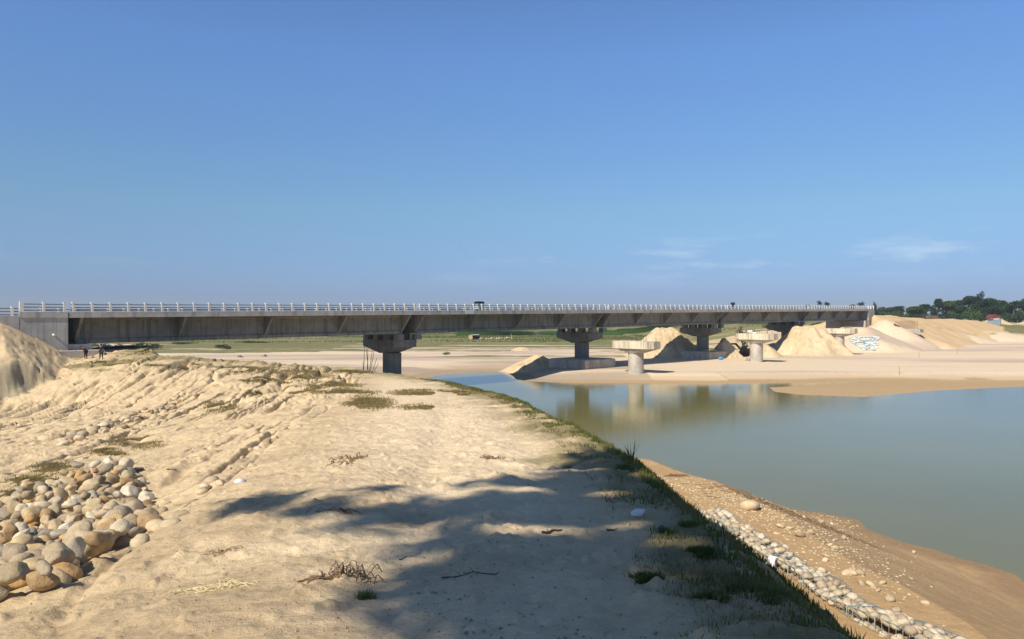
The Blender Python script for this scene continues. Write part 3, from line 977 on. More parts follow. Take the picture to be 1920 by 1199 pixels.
def stone_mat(name, stops, rough=.75):
    m, nt, b = bsdf_mat(name)
    oi = N(nt, 'ShaderNodeObjectInfo')
    r = N(nt, 'ShaderNodeValToRGB'); r.color_ramp.interpolation = 'CONSTANT'
    els = r.color_ramp.elements
    while len(els) > 1: els.remove(els[0])
    els[0].position = 0; els[0].color = stops[0] + (1,)
    for i, c in enumerate(stops[1:]):
        e = els.new((i + 1) / len(stops)); e.color = c + (1,)
    nt.links.new(oi.outputs['Random'], r.inputs['Fac'])
    tc = N(nt, 'ShaderNodeTexCoord')
    no = N(nt, 'ShaderNodeTexNoise', Scale=2.0, Detail=8, Roughness=.7)
    va = N(nt, 'ShaderNodeVectorMath', operation='ADD')
    nt.links.new(tc.outputs['Object'], va.inputs[0]); nt.links.new(oi.outputs['Location'], va.inputs[1])
    nt.links.new(va.outputs[0], no.inputs['Vector'])
    mr = N(nt, 'ShaderNodeMapRange')
    mr.inputs['From Min'].default_value = .3; mr.inputs['From Max'].default_value = .7
    mr.inputs['To Min'].default_value = .68; mr.inputs['To Max'].default_value = 1.22
    nt.links.new(no.outputs['Fac'], mr.inputs['Value'])
    vm = N(nt, 'ShaderNodeVectorMath', operation='SCALE')
    nt.links.new(r.outputs['Color'], vm.inputs[0]); nt.links.new(mr.outputs[0], vm.inputs['Scale'])
    nt.links.new(vm.outputs[0], b.inputs['Base Color'])
    b.inputs['Roughness'].default_value = rough
    b.inputs['Specular IOR Level'].default_value = .3
    n3 = N(nt, 'ShaderNodeTexNoise', Scale=9, Detail=5)
    nt.links.new(va.outputs[0], n3.inputs['Vector'])
    bp = N(nt, 'ShaderNodeBump', Strength=.35, Distance=.03)
    nt.links.new(n3.outputs['Fac'], bp.inputs['Height']); nt.links.new(bp.outputs[0], b.inputs['Normal'])
    return m


GREYS = [(.44, .35, .22), (.36, .28, .18), (.50, .41, .27), (.40, .31, .19), (.47, .36, .21), (.34, .27, .18), (.52, .41, .25), (.42, .33, .21), (.45, .34, .20), (.55, .46, .32), (.31, .24, .16), (.48, .35, .18), (.39, .33, .24), (.36, .24, .12), (.44, .27, .12), (.29, .25, .19), (.56, .49, .37)]
M_river = stone_mat('river_stone', GREYS)
M_beach = stone_mat('beach_stone', [(.52, .42, .27), (.47, .37, .24), (.58, .48, .34), (.42, .33, .22), (.53, .42, .26), (.36, .27, .17)], .85)
river = [stone_mesh('river_stone', 200 + k, M_river, ab) for k, ab in enumerate([(1, .72, .55), (1, .8, .6), (1, .62, .45), (1, .85, .7), (1, .7, .62), (1, .9, .55), (1, .66, .5), (1, .78, .5), (1, .7, .7), (1, .55, .5), (1, .92, .75), (1, .8, .4)])]
beach = [stone_mesh('beach_stone', 300 + k, M_beach, ab, .16, 2) for k, ab in enumerate([(1, .75, .5), (1, .6, .5), (1, .85, .6), (1, .7, .4)])]


def put_stone(mesh, p, r, name, sink=.25, rz=None, tilt=.5, rnd=random):
    o = bpy.data.objects.new(name, mesh)
    COL.objects.link(o)
    o.scale = (r * rnd.uniform(.9, 1.1), r * rnd.uniform(.88, 1.12), r * rnd.uniform(.85, 1.1))
    o.rotation_euler = (rnd.uniform(-tilt, tilt), rnd.uniform(-tilt, tilt), rnd.uniform(0, 6.28) if rz is None else rz)
    o.location = (p[0], p[1], p[2] + r * (.55 - sink))
    return o


# the big pile at the lower left
PILE = [(-25, 960), (60, 925), (130, 890), (190, 878), (262, 884), (266, 910), (280, 960), (300, 985), (235, 1020), (190, 1050), (140, 1080), (100, 1110), (-30, 1135)]
PILEp = np.array(PILE, float)
placed = []
rp = random.Random(11)
cand = []
while len(cand) < 2000:
    px = rp.uniform(-30, 310); py = rp.uniform(875, 1135)
    if not inside(np.array([px]), np.array([py]), PILEp)[0]: continue
    if rp.random() > ((py - 780) / 350) ** 2 * .0 + 1: continue
    cand.append((px, py))
special = {}
SPEC = [(139, 895, 0.118, (.46, .27, .09), 'ochre yellow boulder near the top of the stone pile'),
        (174, 902, 0.124, (.58, .47, .27), 'large cream oval boulder near the top of the stone pile'),
        (180, 888, 0.074, (.30, .13, .07), 'red brown stone at the top of the stone pile'),
        (231, 918, 0.105, (.33, .17, .07), 'rust brown oval stone on the right side of the pile'),
        (222, 974, 0.081, (.50, .29, .12), 'small bright orange stone on the right side of the pile'),
        (209, 1018, 0.130, (.27, .24, .20), 'round grey brown boulder at the lower right of the pile'),
        (194, 1003, 0.087, (.52, .49, .40), 'pale egg shaped stone beside the round grey boulder'),
        (70, 1095, 0.149, (.44, .33, .18), 'large tan boulder in the lower left corner of the pile'),
        (22, 1106, 0.155, (.36, .28, .17), 'broad brown boulder at the lower left corner'),
        (100, 1055, 0.124, (.42, .26, .10), 'orange brown boulder in the lower part of the pile'),
        (40, 1008, 0.167, (.45, .38, .30), 'largest pale pinkish boulder at the left of the pile'),
        (90, 1020, 0.155, (.34, .29, .22), 'big dull brown boulder in the middle left of the pile')]
print('stones...')
cp = np.array(cand)


def add_pile_stone(P, r, mesh, name, minf=.72, lift=0):
    for q, rq in placed:
        if (q - P).length < minf * (r + rq): return None
    placed.append((P, r))
    return put_stone(mesh, (P.x, P.y, P.z + lift), r, name, sink=.2, tilt=.8, rnd=rp)


for (px, py, r, c, lab) in SPEC:
    P = hit(px, py + 8)
    me_ = river[rp.randrange(8)].copy()
    mm_ = simple_mat('stone_tint', c, .7, .22, 2.5, bump=.3)
    me_.materials.clear(); me_.materials.append(mm_)
    P.z += .10
    placed.append((P.copy(), r))
    o = put_stone(me_, P, r, 'river_stone', sink=.1, tilt=.35, rnd=rp)
    tag(o, lab, 'stone', 'river stones heaped in the pile at the lower left')
n_p = 0
SZ = [.155, .14, .125, .115, .105, .095, .085, .08, .07, .06, .055]
for n_try, (px, py) in enumerate(cand):
    if n_p > 285: break
    P = hit(px, py)
    if P is None: continue
    d = P.y
    r = SZ[min(len(SZ) - 1, int(n_try * len(SZ) / len(cand)))] * rp.uniform(.88, 1.15)
    edge = min(abs(px - 290), 400)
    lift = rp.choice([0, .05, .11, .17]) if 20 < px < 250 else 0
    P.z += lift
    o = add_pile_stone(P, r, river[rp.randrange(12)], 'river_stone', .62)
    if o is None: continue
    n_p += 1
    szw = 'large' if r > .125 else ('medium' if r > .085 else 'small')
    where = 'along the right edge' if px > 215 and py > 900 else ('near the top' if py < 925 else ('in the upper middle' if py < 980 else ('in the lower middle' if py < 1045 else 'at the bottom left')))
    side_ = ' on its left half' if px < 110 and 925 <= py < 1045 else ''
    tag(o, '%s river stone %s of the pile%s' % (szw, where, side_), 'stone', 'river stones heaped in the pile at the lower left, ' + szw + ', ' + where + side_)
print('pile stones', n_p)

# the row of stones at the foot of the bowl slope
for k in range(110):
    f = rp.random() ** .85
    bx = 95 + 270 * f; by = 838 - 95 * f + rp.gauss(0, 7 * (1 - .6 * f))
    P = hit(bx + rp.uniform(-12, 12), by)
    if P is None: continue
    o = put_stone(river[rp.randrange(8)] if rp.random() < .4 else beach[rp.randrange(4)], P, rp.uniform(.14, .30), 'slope_stone', sink=.25, tilt=.4, rnd=rp)
    wh = 'left end' if f < .33 else ('middle' if f < .66 else 'right end')
    tag(o, 'pale stone at the %s of the straggling row across the sandy hollow' % wh, 'stone', 'stones strung in a row across the sandy hollow, ' + wh)
# half buried pale stones along the shoulder
for k, (px, py, r) in enumerate([(450, 905, .10), (412, 908, .11), (397, 903, .12), (385, 915, .14), (380, 925, .12), (430, 880, .06), (470, 845, .09), (482, 842, .11), (500, 828, .1), (515, 822, .1), (532, 806, .1), (540, 800, .08), (562, 801, .09), (455, 860, .08), (300, 963, .12), (316, 943, .06), (330, 970, .1), (345, 965, .09), (295, 990, .14), (320, 985, .13), (262, 1018, .13)]):
    P = hit(px, py)
    o = put_stone(beach[k % 4], P, r, 'half_buried_stone', sink=.45, tilt=.3, rnd=rp)
    if k == 0:
        me_ = beach[0].copy(); me_.materials.clear(); me_.materials.append(simple_mat('stone_lilac', (.60, .58, .62), .6, .1, 3)); o.data = me_
        tag(o, 'pale lilac stone on the shoulder of the sand path above the pile', 'stone')
    else:
        tag(o, 'pale stone half buried in the sandy shoulder above the pile', 'stone', 'half buried stones along the sandy shoulder')
# loose stones on the brown beach
bs = [(1405, 955, .42), (1500, 1007, .2), (1520, 1000, .16), (1508, 972, .14), (1600, 1077, .18), (1612, 1078, .16), (1588, 1076, .15), (1632, 1098, .17), (1655, 1095, .12), (1713, 1037, .17), (1582, 1010, .14), (1566, 1030, .15), (1556, 1024, .12),
      (1550, 1045, .14), (1547, 1052, .12), (1668, 1126, .14), (1735, 1133, .13), (1645, 1109, .09), (1540, 980, .18), (1560, 983, .13), (1465, 990, .18), (1480, 992, .12), (1615, 1096, .12)]
for px, py, r in bs:
    P = hit(px, py)
    o = put_stone(beach[rp.randrange(4)], P, r, 'beach_stone', sink=.3, rnd=rp)
    if r == .42: tag(o, 'largest flat pale rock on the brown beach near the water', 'stone')
    else: 
        wh = 'nearest the lower right corner' if py > 1120 else ('beside the gabions' if py > 1060 else ('halfway along' if py > 1020 else 'at its far end among the gravel'))
        if (px, py) == (1713, 1037): tag(o, 'lone cream stone lying close to the water line on the brown beach', 'stone')
        else: tag(o, 'cream coloured stone on the brown beach, ' + wh, 'stone', 'loose pale stones on the brown beach, ' + wh)
gm = MB()
rb_ = random.Random(5)
ico = [(v.co.x, v.co.y, v.co.z) for v in stone_mesh('tmp', 1, M_beach, (1, .8, .5), .2, 1).vertices]
icf = [tuple(p.vertices) for p in bpy.data.meshes['tmp'].polygons]
for k in range(2600):
    f = rb_.random()
    if rb_.random() < .62:
        cx_, cy_ = 1245 + 365 * f, 888 + 86 * f
        px = cx_ + rb_.gauss(-8, 22); py = cy_ + abs(rb_.gauss(0, 26)) * (.4 + f) + 3
    else:
        px = 1300 + 400 * f + rb_.gauss(0, 30); py = 935 + 170 * f + rb_.gauss(-20, 26)
    P = hit(px, py)
    if P is None or P.z < .05 or P.y < 14: continue
    r = .02 + .07 * rb_.random() ** 3
    a = rb_.uniform(0, 6.28)
    gm.add([(P.x + r * (x * math.cos(a) - y * math.sin(a)), P.y + r * (x * math.sin(a) + y * math.cos(a)), P.z + r * z * .9) for x, y, z in ico], icf, True)
tag(gm.build('gravel', M_beach), 'scattered gravel and shell like pebbles along the water edge', 'gravel', kind='stuff')

cm = MB(); rc_ = np.random.default_rng(14)
M_crumb = simple_mat('soil_crumb', (.30, .22, .13), .95, .35, 8)
nn_ = 5200
yy_ = 3.8 + 34 * rc_.random(nn_) ** 1.7; xx_ = yy_ * rc_.uniform(-.66, .28, nn_)
kp = (xx_ < np.interp(yy_, CREST[1:12, 1], CREST[1:12, 0]) - .1) & (fbm(xx_ * .9, yy_ * .9, 4, 98) + rc_.uniform(-.3, .3, nn_) > .02)
zz_ = terrain(xx_, yy_)
for x, y, z in zip(xx_[kp], yy_[kp], zz_[kp]):
    r = (.003 + .013 * rc_.random() ** 3) * (1 + y * .03); a = rc_.uniform(0, 6.28)
    cm.add([(x + r * (p * math.cos(a) - q * math.sin(a)), y + r * (p * math.sin(a) + q * math.cos(a)), z + r * w_) for p, q, w_ in ((1, 0, 0), (.2, .8, .1), (-.9, .3, 0), (-.3, -.8, .1), (.1, 0, .9))], [(0, 1, 4), (1, 2, 4), (2, 3, 4), (3, 0, 4)])
tag(cm.build('soil_crumbs', M_crumb), 'loose soil crumbs and grit scattered over the sandy path', 'grit', kind='stuff')

# ------------------------------------------------------------------ gabions along the toe of the bank
M_wire = simple_mat('galvanised_wire', (.27, .33, .33), .45, .1, 5, metal=.35)
M_gab = stone_mat('gabion_stone', [(.50, .41, .27), (.56, .47, .33), (.44, .36, .25), (.50, .38, .24), (.60, .51, .38), (.38, .30, .21)], .85)
gst = [stone_mesh('stone', 400 + k, M_gab, ab, .12, 2) for k, ab in enumerate([(1, .8, .65), (1, .7, .6), (1, .9, .7), (1, .75, .5)])]
M_white = simple_mat('torn_white_sack', (.72, .70, .70), .7, .12, 5, bump=.3)
GL = [(9.8, 9.0), (9.1, 11.6), (8.3, 14.2), (7.65, 16.9), (7.15, 19.7), (6.7, 22.6), (6.3, 25.6), (5.8, 28.8)]
rg_ = random.Random(3)
gl_labels = ['gabion basket of cream stones nearest the camera, cut by the bottom of the photo', 'gabion basket second from the camera with a torn white sack on it', 'gabion basket third from the camera along the foot of the bank',
             'gabion basket in the middle of the line, white sack flapping on its side', 'gabion basket fifth from the camera, half hidden by the grassy bank', 'gabion basket sixth from the camera, nearly buried in silt', 'farthest gabion basket, only its wire top showing past the grass']
for k in range(6):
    a = Vector((GL[k][0], GL[k][1], 0)); b_ = Vector((GL[k + 1][0], GL[k + 1][1], 0))
    d = (b_ - a); L = d.length - .04; d.normalize(); n = Vector((-d.y, d.x, 0))
    ga = gz(a.x + .4, a.y); gb = gz(b_.x + .4, b_.y)
    base = empty('gabion', (a.x, a.y, 0), 0, gl_labels[k], 'gabion', 'wire gabions along the foot of the grassy bank')

    def Gp(s_, t, h):
        q = k * 2.7 + s_
        t2 = t + .09 * math.sin(q * 1.3) + .05 * math.sin(q * 3.1 + t * 4); h2 = h * (1 + .16 * math.sin(q * 1.9 + t * 3)) - .06 - .07 * math.sin(q * .8)
        return (d.x * s_ - n.x * t2, d.y * s_ - n.y * t2, ga + (gb - ga) * s_ / (L + .04) - .12 + h2)
    wd, ht_ = .78, .45
    m = MB()
    nx = int(L / .16)
    for i in range(nx + 1):
        s_ = L * i / nx
        m.tube([Gp(s_, 0, 0), Gp(s_, 0, ht_), Gp(s_, wd, ht_), Gp(s_, wd, 0)], .006 if i % 6 else .013, 4)
    for j in range(7):
        m.tube([Gp(q * L / 8, wd * j / 6, ht_ + .01 * math.sin(q * 2 + j)) for q in range(9)], .006 if j % 6 else .013, 4)
    for j in range(4):
        m.tube([Gp(0, 0, ht_ * j / 4), Gp(L, 0, ht_ * j / 4)], .006, 4); m.tube([Gp(0, wd, ht_ * j / 4), Gp(L, wd, ht_ * j / 4)], .006, 4)
    m.build('wire_mesh', M_wire, base)
    ns = 0
    cnt = {0: 40, 1: 40, 2: 38, 3: 34, 4: 30, 5: 24, 6: 20}[k]
    gx_ = int(L / .27)
    for i in range(gx_):
        for j in range(4):
            for l in range(2):
                if l == 0 and j not in (0,): continue
                r = rg_.uniform(.13, .175)
                o = new_obj('stone', gst[rg_.randrange(4)], base, Gp((i + .5) * L / gx_ + rg_.uniform(-.03, .03), .11 + j * .185 + rg_.uniform(-.03, .03), .14 + l * .25 + rg_.uniform(-.02, .03)))
                o.scale = (r, r, r); o.rotation_euler = (rg_.uniform(-.6, .6), rg_.uniform(-.6, .6), rg_.uniform(0, 6)); ns += 1
    if k in (1, 2, 4):
        c = MB(); q = 9
        vs = []; fs = []
        for i in range(q):
            for j in range(q):
                u_, v_ = i / (q - 1), j / (q - 1)
                p = Gp(.5 + u_ * .3 * (1 - .5 * v_) + .03 * math.sin(7 * v_), -.03 - .05 * v_ + .03 * math.sin(14 * u_ + 4 * v_), ht_ + .02 - .38 * v_ + .03 * math.sin(11 * u_ + 3 * v_))
                if v_ < .3: p = Gp(.5 + u_ * .3, .16 - v_ * .6, ht_ + .03 + .02 * math.sin(13 * u_ + 20 * v_))
                vs.append(p)
        fs = [(i * q + j, i * q + j + 1, (i + 1) * q + j + 1, (i + 1) * q + j) for i in range(q - 1) for j in range(q - 1)]
        c.add(vs, fs, True); so = c.build('torn_sack', M_white, base)
        md = so.modifiers.new('th', 'SOLIDIFY'); md.thickness = .012

for k in range(26):
    f = rg_.random(); i = int(f * 5); q = f * 5 - i
    x = GL[i][0] + (GL[i + 1][0] - GL[i][0]) * q + (rg_.choice([-.35, 1.0]) + rg_.uniform(-.25, .35)); y = GL[i][1] + (GL[i + 1][1] - GL[i][1]) * q
    o = put_stone(gst[k % 4], (x, y, gz(x, y)), rg_.uniform(.08, .16), 'spilled_stone', sink=.3, rnd=rg_)
    tag(o, 'cream stone spilled out beside the wire gabions', 'stone', 'stones spilled beside the gabions')

# ------------------------------------------------------------------ litter on the path
P = hit(1198, 968)
o = put_stone(stone_mesh('white_bag', 77, M_white, (1, .7, .5), .16), P, .085, 'plastic_bag', .15, rz=.3, tilt=.1); tag(o, 'crumpled whitish plastic bag lying on the shaded path', 'bag')
P = hit(1241, 995)
o = put_stone(stone_mesh('dark_stone', 78, simple_mat('slate', (.08, .09, .1), .6, .2, 4), (1, .8, .7), .08), P, .045, 'path_stone', .15); tag(o, 'small dark blue grey stone near the plastic bag', 'stone')
M_twig = simple_mat('dead_wood', (.10, .07, .05), .85, .3, 6)
M_dry = simple_mat('dry_debris', (.19, .12, .065), .9, .35, 6)
M_straw = simple_mat('straw', (.62, .52, .30), .8, .2, 6)


def stick(px0, py0, px1, py1, r, label, bend=.03, forks=2):
    a = hit(px0, py0); b_ = hit(px1, py1)
    t = MB(); n = 7; rr_ = random.Random(int(px0))
    pts = []
    for i in range(n):
        p = a.lerp(b_, i / (n - 1)); p.z = gz(p.x, p.y) + r * .9
        p.x += bend * math.sin(i * 1.1) * .5; p.y += bend * math.cos(i * 1.7) * .5
        pts.append(p)
    t.tube(pts, [r * (1 - .5 * i / n) for i in range(n)], 6)
    for f in range(forks):
        q = pts[2 + f * 2]
        t.tube([q, q + Vector((rr_.uniform(-.08, .08), rr_.uniform(.02, .1), r))], [r * .5, r * .25], 5)
    tag(t.build('stick', M_twig), label, 'stick')


stick(1016, 1001, 1053, 996, .013, 'short thick dark stick on the shaded path', .02, 1)
stick(828, 1087, 927, 1077, .006, 'long thin twig lying in the tree shadow on the path', .05, 3)
stick(1138, 996, 1153, 996, .012, 'stubby dark piece of wood right of the short stick', .01, 0)
stick(748, 1051, 763, 1045, .005, 'tiny twig at the left rim of the tree shadow', .01, 0)


def tangle(px, py, w, h, n, mat, name, label, cat, r=.006, lift=.08, seed=1, ls=.55):
    c = hit(px, py); rr_ = random.Random(seed); t = MB()
    for k in range(n):
        a = rr_.uniform(0, 6.28); x = c.x + rr_.gauss(0, w / 3); y = c.y + rr_.gauss(0, h / 3); L = rr_.uniform(.06, .22) * ls
        pts = []
        for i in range(4):
            xx = x + math.cos(a) * L * i / 3 + rr_.uniform(-.015, .015); yy = y + math.sin(a) * L * i / 3
            pts.append((xx, yy, 0, i))
        zz = terrain(np.array([p[0] for p in pts]), np.array([p[1] for p in pts]))
        t.tube([(p[0], p[1], float(zz[i]) + r * .5 + lift * .5 * rr_.random() * math.sin(math.pi * i / 3)) for i, p in enumerate(pts)], r * .55 * rr_.uniform(.5, 1.2), 4)
    tag(t.build(name, mat), label, cat, kind='stuff')


tangle(655, 862, .35, .8, 60, M_dry, 'dry_debris', 'clump of dry brown roots at the end of a crack in the sand', 'debris', .012, .12, 1)
tangle(630, 957, .3, .12, 40, M_dry, 'dry_debris', 'reddish dry leaves and twigs at the left tip of the shadow', 'debris', .006, .05, 2)
tangle(922, 860, .3, .3, 40, M_dry, 'dry_debris', 'small brown clump of dead leaves above the shadow edge', 'debris', .009, .08, 3)
tangle(665, 1078, .26, .22, 50, M_twig, 'dry_debris', 'dark brittle branch tangle at the lower centre left', 'debris', .006, .14, 4)
tangle(612, 1084, .25, .05, 26, M_dry, 'dry_debris', 'rotten brown piece of branch beside the dark tangle', 'debris', .012, .02, 5)
tangle(425, 1098, .3, .16, 70, M_straw, 'straw', 'pale yellow straw scattered on the sand at the lower left', 'straw', .005, .05, 6)
tangle(345, 1110, .2, .1, 30, M_straw, 'straw', 'few pale straws beside the larger straw patch', 'straw', .005, .04, 7)
tangle(412, 1038, .25, .12, 30, M_dry, 'dry_debris', 'thin reddish twigs on the sunlit sand beyond the straw', 'debris', .005, .05, 8)
tangle(1268, 893, .5, .3, 40, M_dry, 'dry_debris', 'dark dry weeds washed up at the near end of the beach', 'debris', .02, .12, 9, 2)
tangle(1490, 966, 4.5, 2.2, 420, M_dry, 'driftwood', 'brown driftwood scraps along the beach gravel', 'driftwood', .02, .04, 10, 3)

# ------------------------------------------------------------------ grass
def blades(name, pts, hs, ws, mat, label, lean=.5, seed=0, n_seg=1):
    r_ = np.random.default_rng(seed); n = len(pts)
    P = np.asarray(pts, float); a = r_.uniform(0, 2 * np.pi, n); l = r_.uniform(.1, 1, n) * lean * hs; la = r_.uniform(0, 2 * np.pi, n)
    dx = np.cos(a) * ws * .5; dy = np.sin(a) * ws * .5
    v0 = P + np.stack([-dx, -dy, np.full(n, -.01)], 1); v1 = P + np.stack([dx, dy, np.full(n, -.01)], 1)
    mid = P + np.stack([np.cos(la) * l * .35, np.sin(la) * l * .35, hs * .55], 1)
    v2 = mid + np.stack([dx, dy, 0 * dx], 1) * .7; v3 = mid - np.stack([dx, dy, 0 * dx], 1) * .7
    tip = P + np.stack([np.cos(la) * l, np.sin(la) * l, hs], 1)
    V = np.stack([v0, v1, v2, v3, tip], 1).reshape(-1, 3)
    b_ = np.arange(n)[:, None] * 5
    T = np.concatenate([b_ + np.array([[0, 1, 2]]), b_ + np.array([[0, 2, 3]]), b_ + np.array([[3, 2, 4]])])
    me = np_mesh(name, V, T, mat, False)
    o = new_obj(name, me)
    return tag(o, label, name.replace('_', ' '), kind='stuff')


M_grass = leaf_mat('grass_green', (.06, .095, .018), (.18, .18, .05), .3)
M_dgrass = leaf_mat('grass_dry', (.15, .125, .045), (.27, .21, .085), .2)


def scatter(n, fx, fy, seed, dens=None):
    r_ = np.random.default_rng(seed)
    x, y = fx(r_, n), fy(r_, n)
    z = terrain(x, y)
    return x, y, z


def along(n, y0, y1, off0, off1, seed, pw=1.0, clump=.3, cs=.8):
    """points beside the right hand crest edge; off>0 outwards"""
    r_ = np.random.default_rng(seed)
    y = y0 + (y1 - y0) * r_.random(n * 3) ** pw
    ex = np.interp(y, CREST[1:12, 1], CREST[1:12, 0])
    x = ex + off1 - (off1 - off0) * r_.random(n * 3) ** (2.0 if off0 < -.3 else 1.0)
    keep = fbm(x * cs, y * cs, 3, seed + 20) + r_.uniform(-.25, .25, n * 3) > clump - .3
    x, y = x[keep][:n], y[keep][:n]
    return np.stack([x, y, terrain(x, y)], 1)


rH = np.random.default_rng(4)
p1 = along(60000, 4.0, 58, -.05, 3.0, 1, 1.25, .12)
blades('bank_grass', p1, rH.uniform(.03, .10, len(p1)) * (1 + p1[:, 1] * .010), rH.uniform(.005, .012, len(p1)) * (1 + p1[:, 1] * .06), M_grass, 'dark green grass covering the steep bank above the gabions', seed=1)
p2 = along(22000, 3.6, 62, -.75, .2, 2, 1.1, .48, 1.4)
blades('crest_grass', p2, rH.uniform(.012, .045, len(p2)) * (1 + p2[:, 1] * .03), rH.uniform(.003, .008, len(p2)) * (1 + p2[:, 1] * .07), M_dgrass, 'yellowing tufts of grass along the edge of the path', seed=2, lean=1.6)
p3 = along(16000, 4.5, 60, -.55, .25, 3, 1.0, .55, 2.2)
blades('crest_grass', p3, rH.uniform(.02, .08, len(p3)) * (1 + p3[:, 1] * .015), rH.uniform(.004, .009, len(p3)) * (1 + p3[:, 1] * .06), M_grass, 'fresh green tufts along the very brink of the bank', seed=3, lean=.9)


def patch_px(cells, n, seed, clump=.2):
    """patches given as photo ellipses (px, py, rx, ry) laid on the terrain"""
    r_ = np.random.default_rng(seed); out = []
    for (px, py, rx, ry, w) in cells:
        c = hit(px, py)
        l = hit(px - rx, py); rt = hit(px + rx, py); u_ = hit(px, py - ry); d_ = hit(px, py + ry)
        if None in (c, l, rt, u_, d_): continue
        k = int(n * w)
        q = r_.normal(size=(k, 2)) * .42
        x = c.x + q[:, 0] * (rt.x - l.x) / 2 + q[:, 1] * (u_.x - d_.x) / 2; y = c.y + q[:, 0] * (rt.y - l.y) / 2 + q[:, 1] * (u_.y - d_.y) / 2
        s_ = 3.0 / max(c.y / 8, 1)
        ppx = CX + F * x / np.maximum(y, .5); ppy = CY + F * (E - terrain(x, y)) / np.maximum(y, .5)
        kp = (fbm(x * s_, y * s_, 3, seed + 9) > clump - .3) & (((ppx - px) / rx) ** 2 + ((ppy - py) / ry) ** 2 < 1.3) & (y > 3)
        out.append(np.stack([x[kp], y[kp], terrain(x[kp], y[kp])], 1))
    return np.concatenate(out)


pg = patch_px([(1205, 1090, 45, 9, 1), (1310, 1040, 35, 10, 1), (1065, 880, 13, 5, .5), (685, 1122, 22, 6, .12), (1400, 1100, 60, 12, 1), (1250, 1000, 25, 6, .3), (1170, 880, 20, 6, .6), (1330, 1125, 40, 10, .6), (1450, 1120, 40, 14, .8), (1205, 1050, 12, 3, .2), (1290, 985, 22, 5, .3)], 1500, 5, .12)
blades('grass_patch', pg, rH.uniform(.02, .055, len(pg)), rH.uniform(.004, .010, len(pg)), M_grass, 'small green grass patches on the shaded path', seed=5, lean=1.4)
pd = patch_px([(690, 757, 50, 14, 1.4), (640, 735, 70, 8, 1), (790, 738, 60, 7, 1), (560, 735, 40, 8, .7), (850, 740, 50, 6, .8), (800, 765, 60, 6, .6), (480, 742, 22, 6, .7), (410, 765, 40, 10, .8), (500, 715, 60, 6, 1.5), (620, 722, 60, 7, .9), (520, 712, 10, 4, .5),
               (60, 905, 60, 14, 1.6), (100, 880, 50, 14, 1.4), (250, 830, 60, 16, 1.2), (320, 884, 16, 4, .5), (30, 925, 40, 12, 1.4), (200, 850, 40, 10, .7), (400, 880, 20, 5, .2)], 6000, 6, .22)
blades('dry_grass', pd, rH.uniform(.02, .07, len(pd)) * np.clip(pd[:, 1] / 18, .6, 3), rH.uniform(.005, .012, len(pd)) * np.clip(pd[:, 1] / 14, .7, 5), M_dgrass, 'thin dry grass growing in patches on the eroded slope', seed=6, lean=1.2)
pe = patch_px([(250, 684, 60, 4, 1), (360, 690, 70, 6, 1.3), (460, 696, 70, 7, 1.5), (560, 700, 80, 8, 1.5), (660, 700, 50, 5, 1), (560, 708, 70, 5, 1), (420, 688, 40, 3, .6), (780, 708, 50, 4, .9), (880, 728, 35, 8, 1.2), (950, 748, 25, 5, .8), (190, 680, 30, 2, .5)], 3600, 8, .1)
blades('far_grass', pe, rH.uniform(.04, .13, len(pe)), rH.uniform(.03, .07, len(pe)), M_dgrass, 'olive grass strip along the far rim of the levee', seed=8)
# tall blades of one reed tuft standing against the water
P = hit(1183, 868)
tw = MB(); rt_ = random.Random(9)
for k in range(16):
    a = rt_.uniform(0, 6.28); r0 = rt_.uniform(0, .07); L = rt_.uniform(.18, .36); le = rt_.uniform(.02, .13)
    bx, by = P.x + r0 * math.cos(a), P.y + r0 * math.sin(a)
    tw.tube([(bx, by, P.z - .02), (bx + le * .4 * math.cos(a), by + le * .4 * math.sin(a), P.z + L * .55), (bx + le * math.cos(a), by + le * math.sin(a), P.z + L)], [.006, .0045, .001], 4)
tag(tw.build('reed_tuft', M_grass), 'upright spiky reed tuft on the brink, seen against the water', 'plant')
# crop rows and reeds in the fields beyond
r_ = np.random.default_rng(12)
x = r_.uniform(-30, 150, 26000); y = 400 + (x * .18) + r_.uniform(0, 45, 26000)
pz = np.stack([x, y, terrain(x, y)], 1)
blades('reeds', pz, r_.uniform(1.2, 2.4, len(pz)), r_.uniform(.15, .4, len(pz)), leaf_mat('crop_green', (.05, .11, .02), (.10, .19, .045), .3), 'bright green standing crop in the field behind the bridge', seed=12)
x = r_.uniform(-170, 120, 30000); y = 300 + r_.uniform(0, 160, 30000) ** 1.0
kp = (fbm(x * .02, y * .05, 3, 90) > .0); pz = np.stack([x[kp], y[kp], terrain(x[kp], y[kp])], 1)
blades('field_grass', pz, r_.uniform(.3, .9, len(pz)), r_.uniform(.2, .5, len(pz)), leaf_mat('field_green', (.08, .11, .03), (.17, .18, .06), .2), 'rough grass clumps on the flood plain', seed=13)

